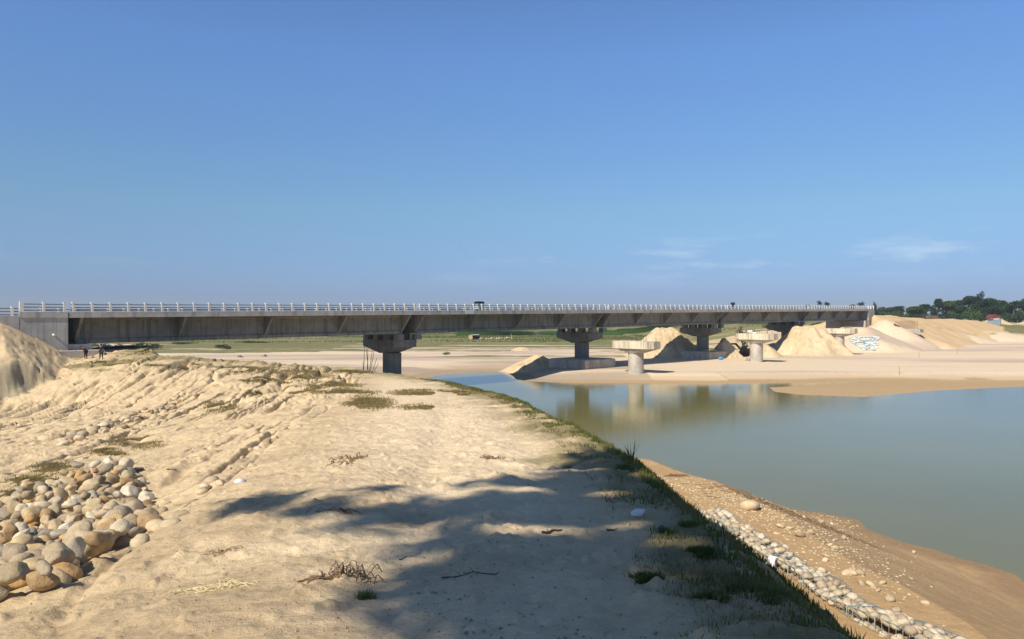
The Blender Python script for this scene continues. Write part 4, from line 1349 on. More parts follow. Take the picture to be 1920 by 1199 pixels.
# ------------------------------------------------------------------ trees and bushes
def leaf_cloud(lobes, n, size, seed, shell=.55, flat=1.0):
    """many small leaf clumps spread through a set of lobes (x, y, z, rx, rz)"""
    r_ = np.random.default_rng(seed)
    L = np.array(lobes, float); wgt = L[:, 3] ** 2 * L[:, 4]; wgt /= wgt.sum()
    k = r_.choice(len(L), n, p=wgt)
    d = r_.normal(size=(n, 3)); d /= np.linalg.norm(d, axis=1)[:, None]
    rad = shell + (1 - shell) * r_.random(n) ** .6
    rad *= 1 + .22 * fbm(d[:, 0] * 2.2 + k, d[:, 1] * 2.2 + d[:, 2] * 2.5, 3, seed % 50)
    c = L[k, :3] + d * rad[:, None] * L[k][:, [3, 3, 4]]
    nrm = d * .6 + r_.normal(size=(n, 3)) * .6; nrm /= np.linalg.norm(nrm, axis=1)[:, None]
    t = np.cross(nrm, r_.normal(size=(n, 3))); t /= np.linalg.norm(t, axis=1)[:, None]
    b_ = np.cross(nrm, t); s_ = (size * r_.uniform(.6, 1.4, n))[:, None]
    v = np.stack([c - t * s_, c - b_ * s_ * .55 + nrm * s_ * .1, c + t * s_, c + b_ * s_ * .55 + nrm * s_ * .1], 1).reshape(-1, 3)
    f = np.arange(n)[:, None] * 4 + np.array([[0, 1, 2, 3]])
    return v, f


M_bark = simple_mat('bark', (.13, .10, .075), .9, .25, 4, stretch=(1, 1, .3))
LM = [leaf_mat('leaf_mid', (.025, .055, .015), (.065, .115, .03)), leaf_mat('leaf_dark', (.014, .034, .016), (.035, .07, .025)), leaf_mat('leaf_bright', (.045, .085, .018), (.10, .15, .035)), leaf_mat('leaf_grey', (.05, .07, .035), (.10, .125, .055))]


def tree_proto(kind, seed, mat, n=3200, size=.27):
    """unit tree about 10 m tall: crown and trunk meshes"""
    r_ = random.Random(seed); tr = MB(); lobes = []
    tr.tube([(0, 0, -.6), (.1 * r_.uniform(-1, 1), 0, 1.5), (.3 * r_.uniform(-1, 1), .2, 3.5), (.3 * r_.uniform(-1, 1), .1, 6.5)], [.32, .24, .17, .07], 8)
    if kind == 'broad':
        for k in range(9):
            a = k * 2.4 + r_.uniform(-.4, .4); rr_ = r_.uniform(.8, 2.9); z = r_.uniform(3.4, 8.2)
            rr_ *= 1 - max(0, z - 6) * .2
            rx = r_.uniform(1.2, 2.0); lobes.append((rr_ * math.cos(a), rr_ * math.sin(a), z, rx, rx * r_.uniform(.65, .85)))
            tr.tube([(0, 0, z * .45), (rr_ * .5 * math.cos(a), rr_ * .5 * math.sin(a), z * .8), (rr_ * math.cos(a), rr_ * math.sin(a), z)], [.12, .07, .03], 5)
        lobes.append((0, 0, 8.2, 1.7, 1.4))
    elif kind == 'cone':
        for k in range(9):
            z = 2.2 + k * .95; rx = max(.5, 2.3 - abs(z - 3.5) * .32); a = k * 2.2
            lobes.append((.35 * math.cos(a), .35 * math.sin(a), z, rx * r_.uniform(.85, 1.15), .95))
            tr.tube([(0, 0, z * .8), (rx * .7 * math.cos(a), rx * .7 * math.sin(a), z)], [.06, .02], 4)
        tr.tube([(0, 0, 6), (0, 0, 10)], [.09, .03], 5)
    elif kind == 'slim':
        for k in range(6):
            z = 4.8 + k * .85; lobes.append((r_.uniform(-.5, .5), r_.uniform(-.5, .5), z, r_.uniform(.8, 1.4), .8))
        tr.tube([(0, 0, 5), (0, 0, 9)], [.1, .03], 5)
    elif kind == 'bush':
        for k in range(7):
            a = k * 2.4; rr_ = r_.uniform(.5, 3.2); z = r_.uniform(.9, 3.0)
            lobes.append((rr_ * math.cos(a), rr_ * math.sin(a), z, r_.uniform(1.2, 2.2), r_.uniform(1.0, 1.7)))
    v, f = leaf_cloud(lobes, n, size, seed)
    cr = np_mesh('crown', v, f, mat, False)
    if kind == 'palm': pass
    return cr, tr.mesh('trunk', M_bark)


def palm_proto(seed):
    r_ = random.Random(seed); tr = MB()
    tr.tube([(0, 0, -.5), (.15, 0, 3), (.1, .1, 6), (.2, .1, 8.7)], [.2, .14, .12, .1], 7)
    V_ = []; F_ = []
    for k in range(22):
        a = k * 2.4; el = r_.uniform(-.3, 1.3); L = r_.uniform(1.6, 2.3)
        p = Vector((.2, .1, 8.7)); d = Vector((math.cos(a) * math.cos(el), math.sin(a) * math.cos(el), math.sin(el)))
        side = Vector((-math.sin(a), math.cos(a), 0))
        for s_ in range(5):
            q = p + d * (L / 5); d = (d + Vector((0, 0, -.28))).normalized()
            for sg in (-1, 1):
                b0 = len(V_); w_ = .42 * (1 - s_ / 6)
                V_ += [p, q, q + side * sg * w_ + Vector((0, 0, -.18)) + d * .2, p + side * sg * w_ + Vector((0, 0, -.18)) + d * .2]
                F_.append((b0, b0 + 1, b0 + 2, b0 + 3))
            p = q
    me = bpy.data.meshes.new('crown'); me.from_pydata([tuple(v) for v in V_], [], F_); me.materials.append(LM[1])
    return me, tr.mesh('trunk', M_bark)


PR = {'broad0': tree_proto('broad', 1, LM[0]), 'broad1': tree_proto('broad', 2, LM[1]), 'broad2': tree_proto('broad', 3, LM[2]), 'broad3': tree_proto('broad', 4, LM[3], 2200), 'cone': tree_proto('cone', 5, LM[1], 2800),
      'slim': tree_proto('slim', 6, LM[3], 450, .3), 'palm': palm_proto(7), 'bush0': tree_proto('bush', 8, LM[0], 900), 'bush1': tree_proto('bush', 9, LM[1], 900), 'bush2': tree_proto('bush', 10, LM[2], 900)}


def tree(kind, px, topy, wpx, z, label, group=None, name='tree', base=None):
    x = (px - CX) / F * z; zb = gz(x, z) if base is None else base
    if group and 'right bank' in group: wpx = wpx * 1.45; topy = topy - 2
    if group and 'foot of the grove' in group: wpx = wpx * 1.3; topy = topy - 7
    ztop = E - (topy - CY) / F * z
    h = max(1.0, ztop - zb); w = wpx / F * z
    nat = {'broad': 8.0, 'cone': 4.9, 'slim': 3.2, 'palm': 4.2, 'bush': 8.0}[kind.rstrip('0123456789')]
    hn = {'bush': 4.4, 'palm': 9.8, 'cone': 10.6, 'slim': 9.8, 'broad': 9.4}[kind.rstrip('0123456789')]
    t = empty(name, (x, z, zb), random.uniform(0, 6.28), label, 'bush' if 'bush' in kind else 'tree', group)
    sx = w / nat; sz = h / hn
    t.scale = (sx, sx, sz)
    cr, tk = PR[kind]
    new_obj('crown', cr, t)
    if 'bush' not in kind: new_obj('trunk', tk, t)
    return t


G = 'trees on the right bank beyond the sand'
tree('cone', 1838, 549, 34, 470, 'tallest pointed dark tree in the grove on the right', G)
tree('broad1', 1818, 558, 34, 468, 'dark tree just left of the tallest pointed tree', G)
tree('broad0', 1858, 562, 36, 474, 'dark rounded tree just right of the tallest pointed tree', G)
tree('broad1', 1757, 563, 17, 450, 'dark ragged tree at the left end of the tall grove', G)
tree('broad2', 1778, 567, 30, 455, 'bright green tree beside the dark ragged tree', G)
tree('broad3', 1795, 566, 34, 480, 'pale feathery tree behind the middle of the grove', G)
tree('broad0', 1802, 576, 34, 452, 'mid green tree in front of the pale feathery one', G)
tree('broad1', 1880, 566, 26, 470, 'dark tree with a spiky top right of the grove centre', G)
tree('broad0', 1893, 572, 26, 462, 'green tree behind the tin shack', G)
tree('palm', 1900, 566, 22, 455, 'drooping dark palm near the right edge', G)
tree('broad1', 1912, 568, 30, 465, 'dense dark tree at the right edge of the photo', G)
tree('broad2', 1926, 562, 30, 470, 'tree cut by the right edge of the photo', G)
tree('broad1', 1731, 573, 26, 500, 'bluish dark dome shaped tree left of the grove', G)
tree('broad2', 1718, 577, 34, 455, 'bright green tree in front of the dark dome', G)
tree('broad0', 1708, 580, 24, 470, 'small green tree left of the bright one', G)
tree('broad1', 1680, 577, 22, 520, 'far dark tree in the gap beside the bridge end', G)
tree('slim', 1689, 576, 12, 540, 'thin far tree top in the gap', G)
tree('broad0', 1668, 579, 24, 510, 'small far tree right of the bridge end', G)
tree('broad3', 1654, 578, 22, 480, 'greyish green tree right next to the bridge end', G)
tree('cone', 1640, 568, 14, 470, 'dark pointed tree top rising beside the last railing post', G)
tree('palm', 1538, 566, 9, 560, 'thin palm above the bridge railing, left one of the pair', G)
tree('palm', 1551, 568, 10, 560, 'thin palm above the bridge railing, right one of the pair', G)
tree('slim', 1513, 574, 8, 560, 'small dark tree top behind the far railing, left of the palm pair', G)
tree('palm', 1614, 568, 12, 520, 'thin palm above the last span of the bridge', G)
tree('slim', 1597, 573, 10, 530, 'dark slim tree behind the railing of the last span', G)
for k, (px, ty, w, z, kd) in enumerate([(1660, 590, 30, 440, 'bush0'), (1690, 590, 34, 445, 'bush2'), (1712, 592, 30, 440, 'bush1'), (1765, 588, 34, 440, 'bush1'), (1790, 590, 36, 440, 'bush0'), (1822, 588, 36, 440, 'bush2'), (1850, 587, 34, 442, 'bush1'), (1884, 588, 34, 440, 'bush0'), (1908, 590, 34, 440, 'bush1'), (1932, 588, 34, 440, 'bush2'), (1745, 594, 22, 452, 'bush0')]):
    lb = ['low bush at the foot of the trees beside the bridge end', 'light green bush between bridge end and dark dome tree', 'dark bush under the bright green tree', 'dark bush right of the brown roof', 'mid green bush left of the grove centre', 'light bush under the tallest tree', 'dark bush just left of the tin shack', 'bush just right of the tin shack', 'dark bush near the right edge of the grove', 'bush at the very right edge of the photo', 'small bush in front of the brown roof'][k]
    tree(kd, px, ty, w, z, lb, 'bushes at the foot of the grove', 'bush')
tree('bush1', 1391, 607, 20, 240, 'dark bushy shrub behind the old pier cap with the white sack', None, 'bush')
tree('bush2', 1440, 608, 22, 290, 'bright green shrub under the fourth span', None, 'bush')
tree('bush1', 1530, 603, 26, 330, 'dark shrub seen under the last span', None, 'bush')
for k, (px, ty, w, z, kd) in enumerate([(205, 640, 40, 225, 'bush1'), (228, 641, 40, 232, 'bush0'), (256, 639, 44, 238, 'bush1'), (288, 641, 36, 240, 'bush1'), (418, 643, 30, 245, 'bush1'), (345, 640, 50, 290, 'bush0'), (470, 640, 60, 300, 'bush0'), (170, 640, 50, 225, 'bush0')]):
    tree(kd, px, ty, w, z, 'dark green bush on the flats seen under the first span of the bridge', 'bushes behind the first bridge span', 'bush')
tree('bush0', 837, 664, 16, 215, 'small dry bush alone on the pale sand behind the bridge', None, 'bush')
# far-off wood round the plain
r_ = np.random.default_rng(44)
nw = 5200
ang = np.concatenate([r_.uniform(-1.1, .9, nw // 2), r_.uniform(-3.1, 3.1, nw - nw // 2)]); rd = r_.uniform(1300, 1700, nw)
cx_ = rd * np.sin(ang); cy_ = rd * np.cos(ang)
lob = [(cx_[k], cy_[k], 3 + r_.uniform(0, 5), r_.uniform(5, 9), r_.uniform(3, 7)) for k in range(nw)]
v, f = leaf_cloud(lob, 60000, 2.2, 5, .6)
tag(new_obj('woodland', np_mesh('woodland', v, f, LM[1], False)), 'distant belt of trees on the horizon', 'woodland', kind='stuff')

# the roadside tree behind the camera whose shade falls on the path
tx, ty_ = -2.2, -5.6
tz = gz(-2.0, 2.0) - .6
shade = empty('tree', (tx, ty_, tz), 0, 'tall leafy tree standing behind the photographer, its shade on the path', 'tree')
SH = [(1.1, 8.6, 1.9), (.5, 6.4, 1.5), (1.9, 10.6, 1.5), (1.5, 12.2, .9), (1.3, 4.6, 1.4), (2.6, 6.2, 1.4), (-1.1, 7.5, .8), (-.6, 8.2, .8), (-2.0, 8.0, .65), (-3.0, 8.6, .75), (-1.6, 9.0, .4), (.2, 9.3, .9), (2.8, 4.2, 1.4), (.6, 3.4, 1.0), (3.0, 2.2, 1.6), (1.2, 1.8, 1.4), (-.1, 5.2, 1.0), (2.0, 7.6, 1.3), (-.5, 6.4, .6), (.3, 4.3, .9), (2.3, 5.0, 1.2), (1.0, 10.6, .9)]
kk = 1 / math.tan(SUN_EL)
rs_ = random.Random(21)
tl_ = MB(); top = Vector((0, 0, 7.0)); lobes = []
tl_.tube([(0, 0, -1), (.2, .1, 3), (.0, .0, 7), (-.8, -1.2, 13)], [.45, .36, .3, .16], 12)
for (sx_, sy_, r0) in SH:
    Z = rs_.uniform(25.5, 29.5)
    k_ = (Z - (E - 2.1)) * kk
    c = Vector((sx_ + SUN_AZ.x * k_ - tx, sy_ + SUN_AZ.y * k_ - ty_, Z - tz))
    lobes.append((c.x, c.y, c.z, r0 * .86, r0 * .5))
    tl_.tube([(-.7, -1.1, 12.5), (-.7 + (c.x + .7) * .5, -1.1 + (c.y + 1.1) * .5, 12.5 + (c.z - 12.5) * .65), tuple(c)], [.09, .05, .02], 6)
v, f = leaf_cloud(lobes, 9500, .19, 31, .12)
cq = v.reshape(-1, 4, 3).mean(1) + np.array([tx, ty_, tz])                   # openings in the crown
kq = (cq[:, 2] - (E - 2.1)) * kk
gx2 = cq[:, 0] - SUN_AZ.x * kq; gy2 = cq[:, 1] - SUN_AZ.y * kq
keep = np.ones(len(cq), bool)
for (a_, b2, ra, rb2) in ((.1, 9.0, .55, .27), (.35, 6.95, .6, .25), (-.6, 8.8, .38, .2), (1.1, 8.8, .32, .24), (-1.0, 7.15, .38, .18), (-.5, 6.1, .3, .17), (1.2, 7.1, .3, .2), (.9, 10.7, .5, .22), (1.6, 6.5, .3, .2), (2.0, 10.2, .45, .3)):
    keep &= ((gx2 - a_) / ra) ** 2 + ((gy2 - b2) / rb2) ** 2 > 1
v = v.reshape(-1, 4, 3)[keep].reshape(-1, 3); f = np.arange(len(v)).reshape(-1, 4)
new_obj('crown', np_mesh('crown', v, f, LM[0], False), shade)
tl_.build('trunk', M_bark, shade)

# ------------------------------------------------------------------ birds
bm_ = MB()
bm_.loft([[(-.28, 0, 0)] * 6, [(-.12 + 0, .05 * math.cos(a), .05 * math.sin(a)) for a in np.linspace(0, 5.2, 6)], [(.1, .06 * math.cos(a), .06 * math.sin(a)) for a in np.linspace(0, 5.2, 6)], [(.3, 0, 0)] * 6], True)
for sg in (-1, 1):
    bm_.add([(-.08, 0, .02), (.1, 0, .02), (.12, sg * .3, .14), (-.03, sg * .3, .13), (-.02, sg * .62, .06)], [(0, 1, 2, 3), (3, 2, 4)])
bme = bm_.mesh('bird', simple_mat('bird_feathers', (.05, .05, .06), .8, .1, 3))
for px, py, lb in ((861, 463, 'uppermost of the tiny dark birds flying in a slanting line'), (864.6, 466.6, 'second highest tiny bird in the slanting line'), (868.5, 470, 'third tiny bird in the slanting line'), (874, 473, 'lowest of the tiny birds flying above the bridge')):
    z = 330; o = new_obj('bird', bme, None, ((px - CX) / F * z, z, E - (py - CY) / F * z)); o.scale = (1.1,) * 3
    o.rotation_euler = (random.uniform(-.3, .3), random.uniform(-.2, .2), random.uniform(0, 2)); tag(o, lb, 'bird', 'birds flying over the bridge')

# ------------------------------------------------------------------ people
def skin_obj(name, V_, E_, R_, mat, parent=None, root=0, sub=2):
    me = bpy.data.meshes.new(name); me.from_pydata(V_, E_, []); me.update()
    o = new_obj(name, me, parent)
    sk = o.modifiers.new('skin', 'SKIN'); ss = o.modifiers.new('sub', 'SUBSURF'); ss.levels = ss.render_levels = sub
    for i, r in enumerate(R_):
        d = me.skin_vertices[0].data[i]; d.radius = (r if hasattr(r, '__len__') else (r, r)); d.use_root = (i == root)
    me.materials.append(mat)
    return o


M_skin = simple_mat('skin', (.20, .11, .07), .6, .05, 4)
M_hair = simple_mat('hair', (.01, .01, .01), .6, .1, 4)


def person(loc, rz, J, label, shirt, trousers, scale=1.0, group=None):
    """J: joint positions, metres, x to the figure's right, y forward"""
    p = empty('person', loc, rz, label, 'person', group); p.scale = (scale,) * 3
    names = ['pelvis', 'waist', 'chest', 'neck', 'head', 'crown', 'lsh', 'lel', 'lwr', 'rsh', 'rel', 'rwr', 'lhip', 'lkn', 'lan', 'ltoe', 'rhip', 'rkn', 'ran', 'rtoe']
    V_ = [J[n] for n in names]; ix = {n: i for i, n in enumerate(names)}
    ed = [('pelvis', 'waist'), ('waist', 'chest'), ('chest', 'neck'), ('neck', 'head'), ('head', 'crown'), ('chest', 'lsh'), ('lsh', 'lel'), ('lel', 'lwr'), ('chest', 'rsh'), ('rsh', 'rel'), ('rel', 'rwr'),
          ('pelvis', 'lhip'), ('lhip', 'lkn'), ('lkn', 'lan'), ('lan', 'ltoe'), ('pelvis', 'rhip'), ('rhip', 'rkn'), ('rkn', 'ran'), ('ran', 'rtoe')]
    rad = dict(pelvis=.13, waist=.115, chest=.13, neck=.052, head=.088, crown=.07, lsh=.062, lel=.042, lwr=.028, rsh=.062, rel=.042, rwr=.028, lhip=.095, lkn=.058, lan=.038, ltoe=.035, rhip=.095, rkn=.058, ran=.038, rtoe=.035)
    E_ = [(ix[a], ix[b]) for a, b in ed]; R_ = [rad[n] for n in names]
    for s_ in 'lr':
        w = Vector(J[s_ + 'wr']); e = Vector(J[s_ + 'el']); d = (w - e).normalized(); side = d.cross(Vector((0, 0, 1)) if abs(d.z) < .8 else Vector((0, 1, 0))).normalized()
        palm = len(V_); V_.append(tuple(w + d * .07)); E_.append((ix[s_ + 'wr'], palm)); R_.append((.035, .018))
        for f in range(4):
            b0 = len(V_); off = side * (f - 1.5) * .02; L = (.065, .075, .07, .055)[f]
            V_ += [tuple(w + d * .10 + off), tuple(w + d * (.10 + L * .55) + off + Vector((0, 0, -.01))), tuple(w + d * (.10 + L) + off + Vector((0, 0, -.03)))]
            E_ += [(palm, b0), (b0, b0 + 1), (b0 + 1, b0 + 2)]; R_ += [.009, .0085, .007]
        b0 = len(V_); V_ += [tuple(w + d * .04 + side * .04), tuple(w + d * .075 + side * .055)]; E_ += [(palm, b0), (b0, b0 + 1)]; R_ += [.011, .009]
    body = skin_obj('body', V_, E_, R_, M_skin, p)
    h = Vector(J['head']); c = Vector(J['crown']); up = (c - h).normalized()
    hb = MB(); f = Vector((0, 1, 0)); f = (f - up * f.dot(up)).normalized(); sd_ = up.cross(f)
    rings = []
    for k in range(6):
        t = k / 5; r = .108 * math.cos(t * 1.45)
        rings.append([h + up * (.03 + .115 * math.sin(t * 1.5)) - f * .02 + (sd_ * math.cos(a) * r + f * math.sin(a) * r) for a in np.linspace(0, 2 * math.pi, 12, endpoint=False)])
    hb.loft(rings, True); hb.build('hair', M_hair, p)
    # face: nose, eyes, ears
    fb = MB(); fb.box((-.012, -.01, -.02), (.012, .02, .02), lambda x, y, z: tuple(h + sd_ * x + f * (.09 + y) + up * z)); fb.build('nose', M_skin, p)
    for sx in (-1, 1):
        eb = MB(); eb.box((-.01, -.004, -.006), (.01, .004, .006), lambda x, y, z: tuple(h + sd_ * (x + sx * .032) + f * (.088 + y) + up * (z + .025))); eb.build('eye', M_hair, p)
        eb = MB(); eb.box((-.008, -.015, -.028), (.008, .015, .028), lambda x, y, z: tuple(h + sd_ * (x + sx * .092) + f * y + up * z)); eb.build('ear', M_skin, p)
    S_ = ['pelvis', 'waist', 'chest', 'lsh', 'lel', 'rsh', 'rel']
    si = {n: i for i, n in enumerate(S_)}
    skin_obj('shirt', [J[n] for n in S_], [(si[a], si[b]) for a, b in ed if a in si and b in si], [rad[n] * 1.22 for n in S_], shirt, p)
    T_ = ['pelvis', 'lhip', 'lkn', 'lan', 'rhip', 'rkn', 'ran']; si = {n: i for i, n in enumerate(T_)}
    skin_obj('trousers', [J[n] for n in T_], [(si[a], si[b]) for a, b in ed if a in si and b in si], [rad[n] * 1.25 for n in T_], trousers, p)
    return p


STAND = dict(pelvis=(0, 0, .92), waist=(0, .0, 1.08), chest=(0, .02, 1.30), neck=(0, .03, 1.47), head=(0, .06, 1.58), crown=(0, .05, 1.66), lsh=(-.19, .02, 1.40), lel=(-.26, .0, 1.12), lwr=(-.22, .14, .92), rsh=(.19, .02, 1.40), rel=(.29, -.02, 1.14), rwr=(.30, .06, .90),
             lhip=(-.09, 0, .88), lkn=(-.14, .03, .48), lan=(-.17, 0, .07), ltoe=(-.19, .14, .035), rhip=(.09, 0, .88), rkn=(.14, .03, .48), ran=(.17, 0, .07), rtoe=(.19, .14, .035))
BEND = dict(pelvis=(0, 0, .90), waist=(-.05, .10, 1.03), chest=(-.12, .30, 1.17), neck=(-.16, .42, 1.25), head=(-.18, .50, 1.32), crown=(-.19, .54, 1.39), lsh=(-.30, .33, 1.20), lel=(-.50, .52, 1.06), lwr=(-.68, .68, .95), rsh=(.06, .36, 1.20), rel=(.10, .48, .95), rwr=(.02, .60, .80),
            lhip=(-.09, 0, .88), lkn=(-.10, .05, .47), lan=(-.10, -.03, .07), ltoe=(-.10, .11, .035), rhip=(.09, 0, .88), rkn=(.12, .08, .48), ran=(.13, .0, .07), rtoe=(.14, .14, .035))
P = hit(161, 674)
person(P, math.radians(60), BEND, 'person in dark maroon clothes bending and reaching over the concrete footing block', simple_mat('maroon_cloth', (.045, .006, .02), .9, .1, 5), simple_mat('dark_cloth', (.02, .015, .02), .9, .1, 5))
P = hit(190, 674.5)
person(P, math.radians(170), STAND, 'person in dark navy clothes standing with legs apart in the shade under the bridge', simple_mat('navy_cloth', (.008, .016, .045), .9, .1, 5), simple_mat('black_cloth', (.01, .012, .02), .9, .1, 5))


# ------------------------------------------------------------------ things on the deck
def on_deck(px, w):
    t = (px - CX) / F
    X0 = P0[0] + w * NV[0]; Y0 = P0[1] + w * NV[1]
    s_ = (Y0 * t - X0) / (U[0] - U[1] * t)
    return Vector((X0 + s_ * U[0], Y0 + s_ * U[1], E + .767 + dk(s_, w, 0)[2]))


P = on_deck(1375, 2.2)
t = empty('board', P, brot - math.pi / 2, 'dark navy board on two legs rising above the bridge railing', 'board')
M_navy = simple_mat('navy_board', (.006, .012, .03), .7, .1, 3)
m = MB(); m.box((-.55, -.05, .75), (.45, .05, 1.95)); m.box((-.75, -.05, 1.45), (-.55, .05, 1.95)); m.build('panel', M_navy, t)
for x in (-.4, .35):
    m = MB(); m.box((x - .05, -.04, -.1), (x + .05, .04, .75)); m.build('leg', M_steel, t)
P = on_deck(898.5, 3.4)
M_black = simple_mat('black_canopy', (.006, .006, .008), .5, .1, 3)
M_body = simple_mat('pale_bodywork', (.35, .40, .42), .5, .1, 3)
t = empty('cart', P, brot - math.pi / 2, 'small pale cart with a black canopy on the bridge deck, seen through the rails', 'cart')
m = MB(); m.loft([[(-.62, -.7, 1.32), (.62, -.7, 1.32), (.62, .7, 1.32), (-.62, .7, 1.32)], [(-.6, -.68, 1.62), (.6, -.68, 1.62), (.6, .68, 1.62), (-.6, .68, 1.62)], [(-.45, -.5, 1.72), (.45, -.5, 1.72), (.45, .5, 1.72), (-.45, .5, 1.72)]]); m.build('canopy', M_black, t)
m = MB(); m.box((-.5, -.65, .35), (.5, .65, .85)); m.box((-.5, .2, .85), (.5, .6, 1.2)); m.build('body', M_body, t)
for x in (-.5, .5):
    for y in (-.6, .6):
        m = MB(); m.box((x - .03, y - .03, .85), (x + .03, y + .03, 1.34)); m.build('canopy_post', M_black, t)
    m = MB()
    m.tube([(x * 1.1 - .05, 0, .3), (x * 1.1 + .05, 0, .3)], .3, 18); m.build('wheel', M_black, t)

# ------------------------------------------------------------------ excavator
M_exd = simple_mat('excavator_paint', (.10, .055, .02), .5, .25, 2)
M_exb = simple_mat('excavator_black', (.015, .015, .018), .6, .1, 3)
M_glass = simple_mat('cab_glass', (.02, .03, .035), .1, .05, 2)
EZ = 205.0; ex = (1398 - CX) / F * EZ
ez = gz(ex, EZ)
t = empty('excavator', (ex, EZ, ez), math.radians(8), 'dark excavator with raised boom working in the shade behind the middle old pier', 'excavator')
for y in (-1.1, 1.1):
    m = MB(); m.prism([(-1.9, .45), (-1.6, .05), (1.6, .05), (1.9, .45), (1.6, .85), (-1.6, .85)], y - .3, y + .3, lambda p, q, r_: (p, r_, q)); m.build('track', M_exb, t)
m = MB(); m.box((-1.1, -.8, .4), (1.1, .8, 1.0)); m.build('undercarriage', M_exb, t)
m = MB(); m.prism([(-1.3, 1.05), (2.0, 1.05), (2.1, 1.9), (1.8, 2.2), (.3, 2.2), (-1.3, 1.6)], -1.2, 1.2, lambda p, q, r_: (p, r_, q)); m.build('engine_house', M_exd, t)
m = MB(); m.box((2.0, -1.1, 1.1), (2.45, 1.1, 1.95)); m.build('counterweight', M_exb, t)
m = MB(); m.prism([(-1.6, 1.1), (-.1, 1.1), (-.1, 2.9), (-1.1, 2.9), (-1.6, 2.2)], -1.2, -.2, lambda p, q, r_: (p, r_, q)); cb = m.build('cab', M_exd, t)
m = MB(); m.prism([(-1.4, 1.7), (-.3, 1.7), (-.3, 2.7), (-1.05, 2.7), (-1.4, 2.2)], -1.23, -1.2, lambda p, q, r_: (p, r_, q)); m.build('window', M_glass, cb)
m = MB(); m.prism([(-1.0, 1.4), (-.9, 1.8), (-2.6, 3.7), (-4.6, 3.6), (-4.7, 3.3), (-2.8, 3.2)], .1, .5, lambda p, q, r_: (p, r_, q)); m.build('boom', M_exb, t)
m = MB(); m.prism([(-4.9, 3.9), (-4.45, 3.9), (-4.35, 3.2), (-4.55, .9), (-4.85, .9), (-4.98, 3.0)], .12, .48, lambda p, q, r_: (p, r_, q)); m.build('stick', M_exb, t)
m = MB(); m.prism([(-4.9, .95), (-4.4, 1.0), (-4.0, .5), (-4.1, .1), (-4.7, -.05), (-5.1, .4)], -.15, .75, lambda p, q, r_: (p, r_, q)); m.build('bucket', M_exb, t)

# ------------------------------------------------------------------ reinforcement cage, sacks and blocks
cgx, cgz = (1700 - CX) / F * 250, 250.0
cb0 = gz(cgx, cgz)
t = empty('reinforcement_cage', (cgx, cgz, cb0), math.radians(-3), 'rusty steel reinforcement cage of an unfinished pier standing in the sand on the right bank', 'steel cage')
for k in range(26):
    m = MB(); x = -3.1 + (k % 13) * .5; y = -1.3 if k < 13 else 1.3
    m.tube([(x, y, -.5), (x + .03 * math.sin(k), y, 2.7 + .5 * ((k * 7) % 5) / 5)], .03, 5); m.build('vertical_bar', M_rust, t)
for k in range(6):
    m = MB(); z = .35 + k * .42
    m.tube([(-3.15, -1.35, z), (3.1, -1.35, z), (3.1, 1.35, z), (-3.15, 1.35, z), (-3.15, -1.35, z)], .03, 5); m.build('hoop', M_rust, t)
m = MB(); m.box((-3.3, -1.7, -1.2), (3.6, 1.9, .06)); m.build('concrete_base', M_oldcol, t)
m = MB(); m.box((3.7, -1.4, -1.1), (4.0, 1.6, .1)); m.box((4.0, -1.1, -1.1), (5.0, 1.2, -.05)); m.build('side_block', M_dark, t)
for k in range(5):
    m = MB(); m.box((-4.6 + k * .35, -1.6, .2 + k * .06), (-4.4 + k * .35, 1.0, 1.8 - .2 * k)); m.build('formwork_board', M_twig, t)

M_sackw = stone_mat('woven_sack', [(.62, .66, .66), (.70, .72, .70), (.66, .68, .66), (.60, .62, .58), (.70, .70, .66)], .6)
M_sackb = stone_mat('blue_sack', [(.25, .52, .62), (.16, .42, .55), (.45, .62, .66), (.32, .58, .68)], .6)
sbm = [stone_mesh('sandbag', 501, M_sackw, (1, .62, .36), .08, 2), stone_mesh('sandbag', 501, M_sackb, (1, .62, .36), .08, 2)]
rs2 = random.Random(8)


def bag(px, py, r, blue, row):
    P = hit(px, py)
    if P is None: return
    o = put_stone(sbm[blue], (P.x, P.y, P.z + .1 * rs2.random()), r, 'sandbag', sink=.35, tilt=.3, rnd=rs2)
    c_ = 'light blue' if blue else 'white'
    tag(o, '%s woven sandbag %s of the bagged sand slope' % (c_, row), 'sandbag', '%s sandbags %s of the slope' % (c_, row))


for r in range(9):
    f = r / 8; y0 = 634 + 23 * f
    xa = 1606 - 14 * (1 - abs(f - .25)) + 18 * f; xb = 1648 - 4 * f
    if r in (4, 5): xa = xa + 16
    x_ = xa
    while x_ < xb:
        bag(x_ + rs2.uniform(-1, 1), y0 + rs2.uniform(-1, 1), rs2.uniform(.52, .72), int(rs2.random() < .32), 'in the upper rows' if r < 4 else 'in the lower rows')
        x_ += 3.4
for k in range(22):
    f = k / 21; bag(1596 + 26 * f + rs2.uniform(-1, 1), 641 + 16 * f, .5, int(rs2.random() < .8), 'along the left edge')

# white sack on the middle old cap
wsx = Vector((58.6, 179, E - 3.55)) + Vector((-U[0] * 1.2 + NV[0] * 1.0, -U[1] * 1.2 + NV[1] * 1.0, 0))
o = put_stone(stone_mesh('sack', 502, M_white, (1, .5, .6), .2), wsx, .75, 'sack', .1, rz=.3, tilt=.1); tag(o, 'white sack lying on top of the middle old pier cap', 'sack')
o = put_stone(stone_mesh('sack', 503, M_white, (1, .4, .45), .2), wsx + Vector((1.0, -.1, -.05)), .6, 'sack', .2, rz=-.2, tilt=.1); tag(o, 'flattened end of white cloth beside the white sack on the pier cap', 'cloth')
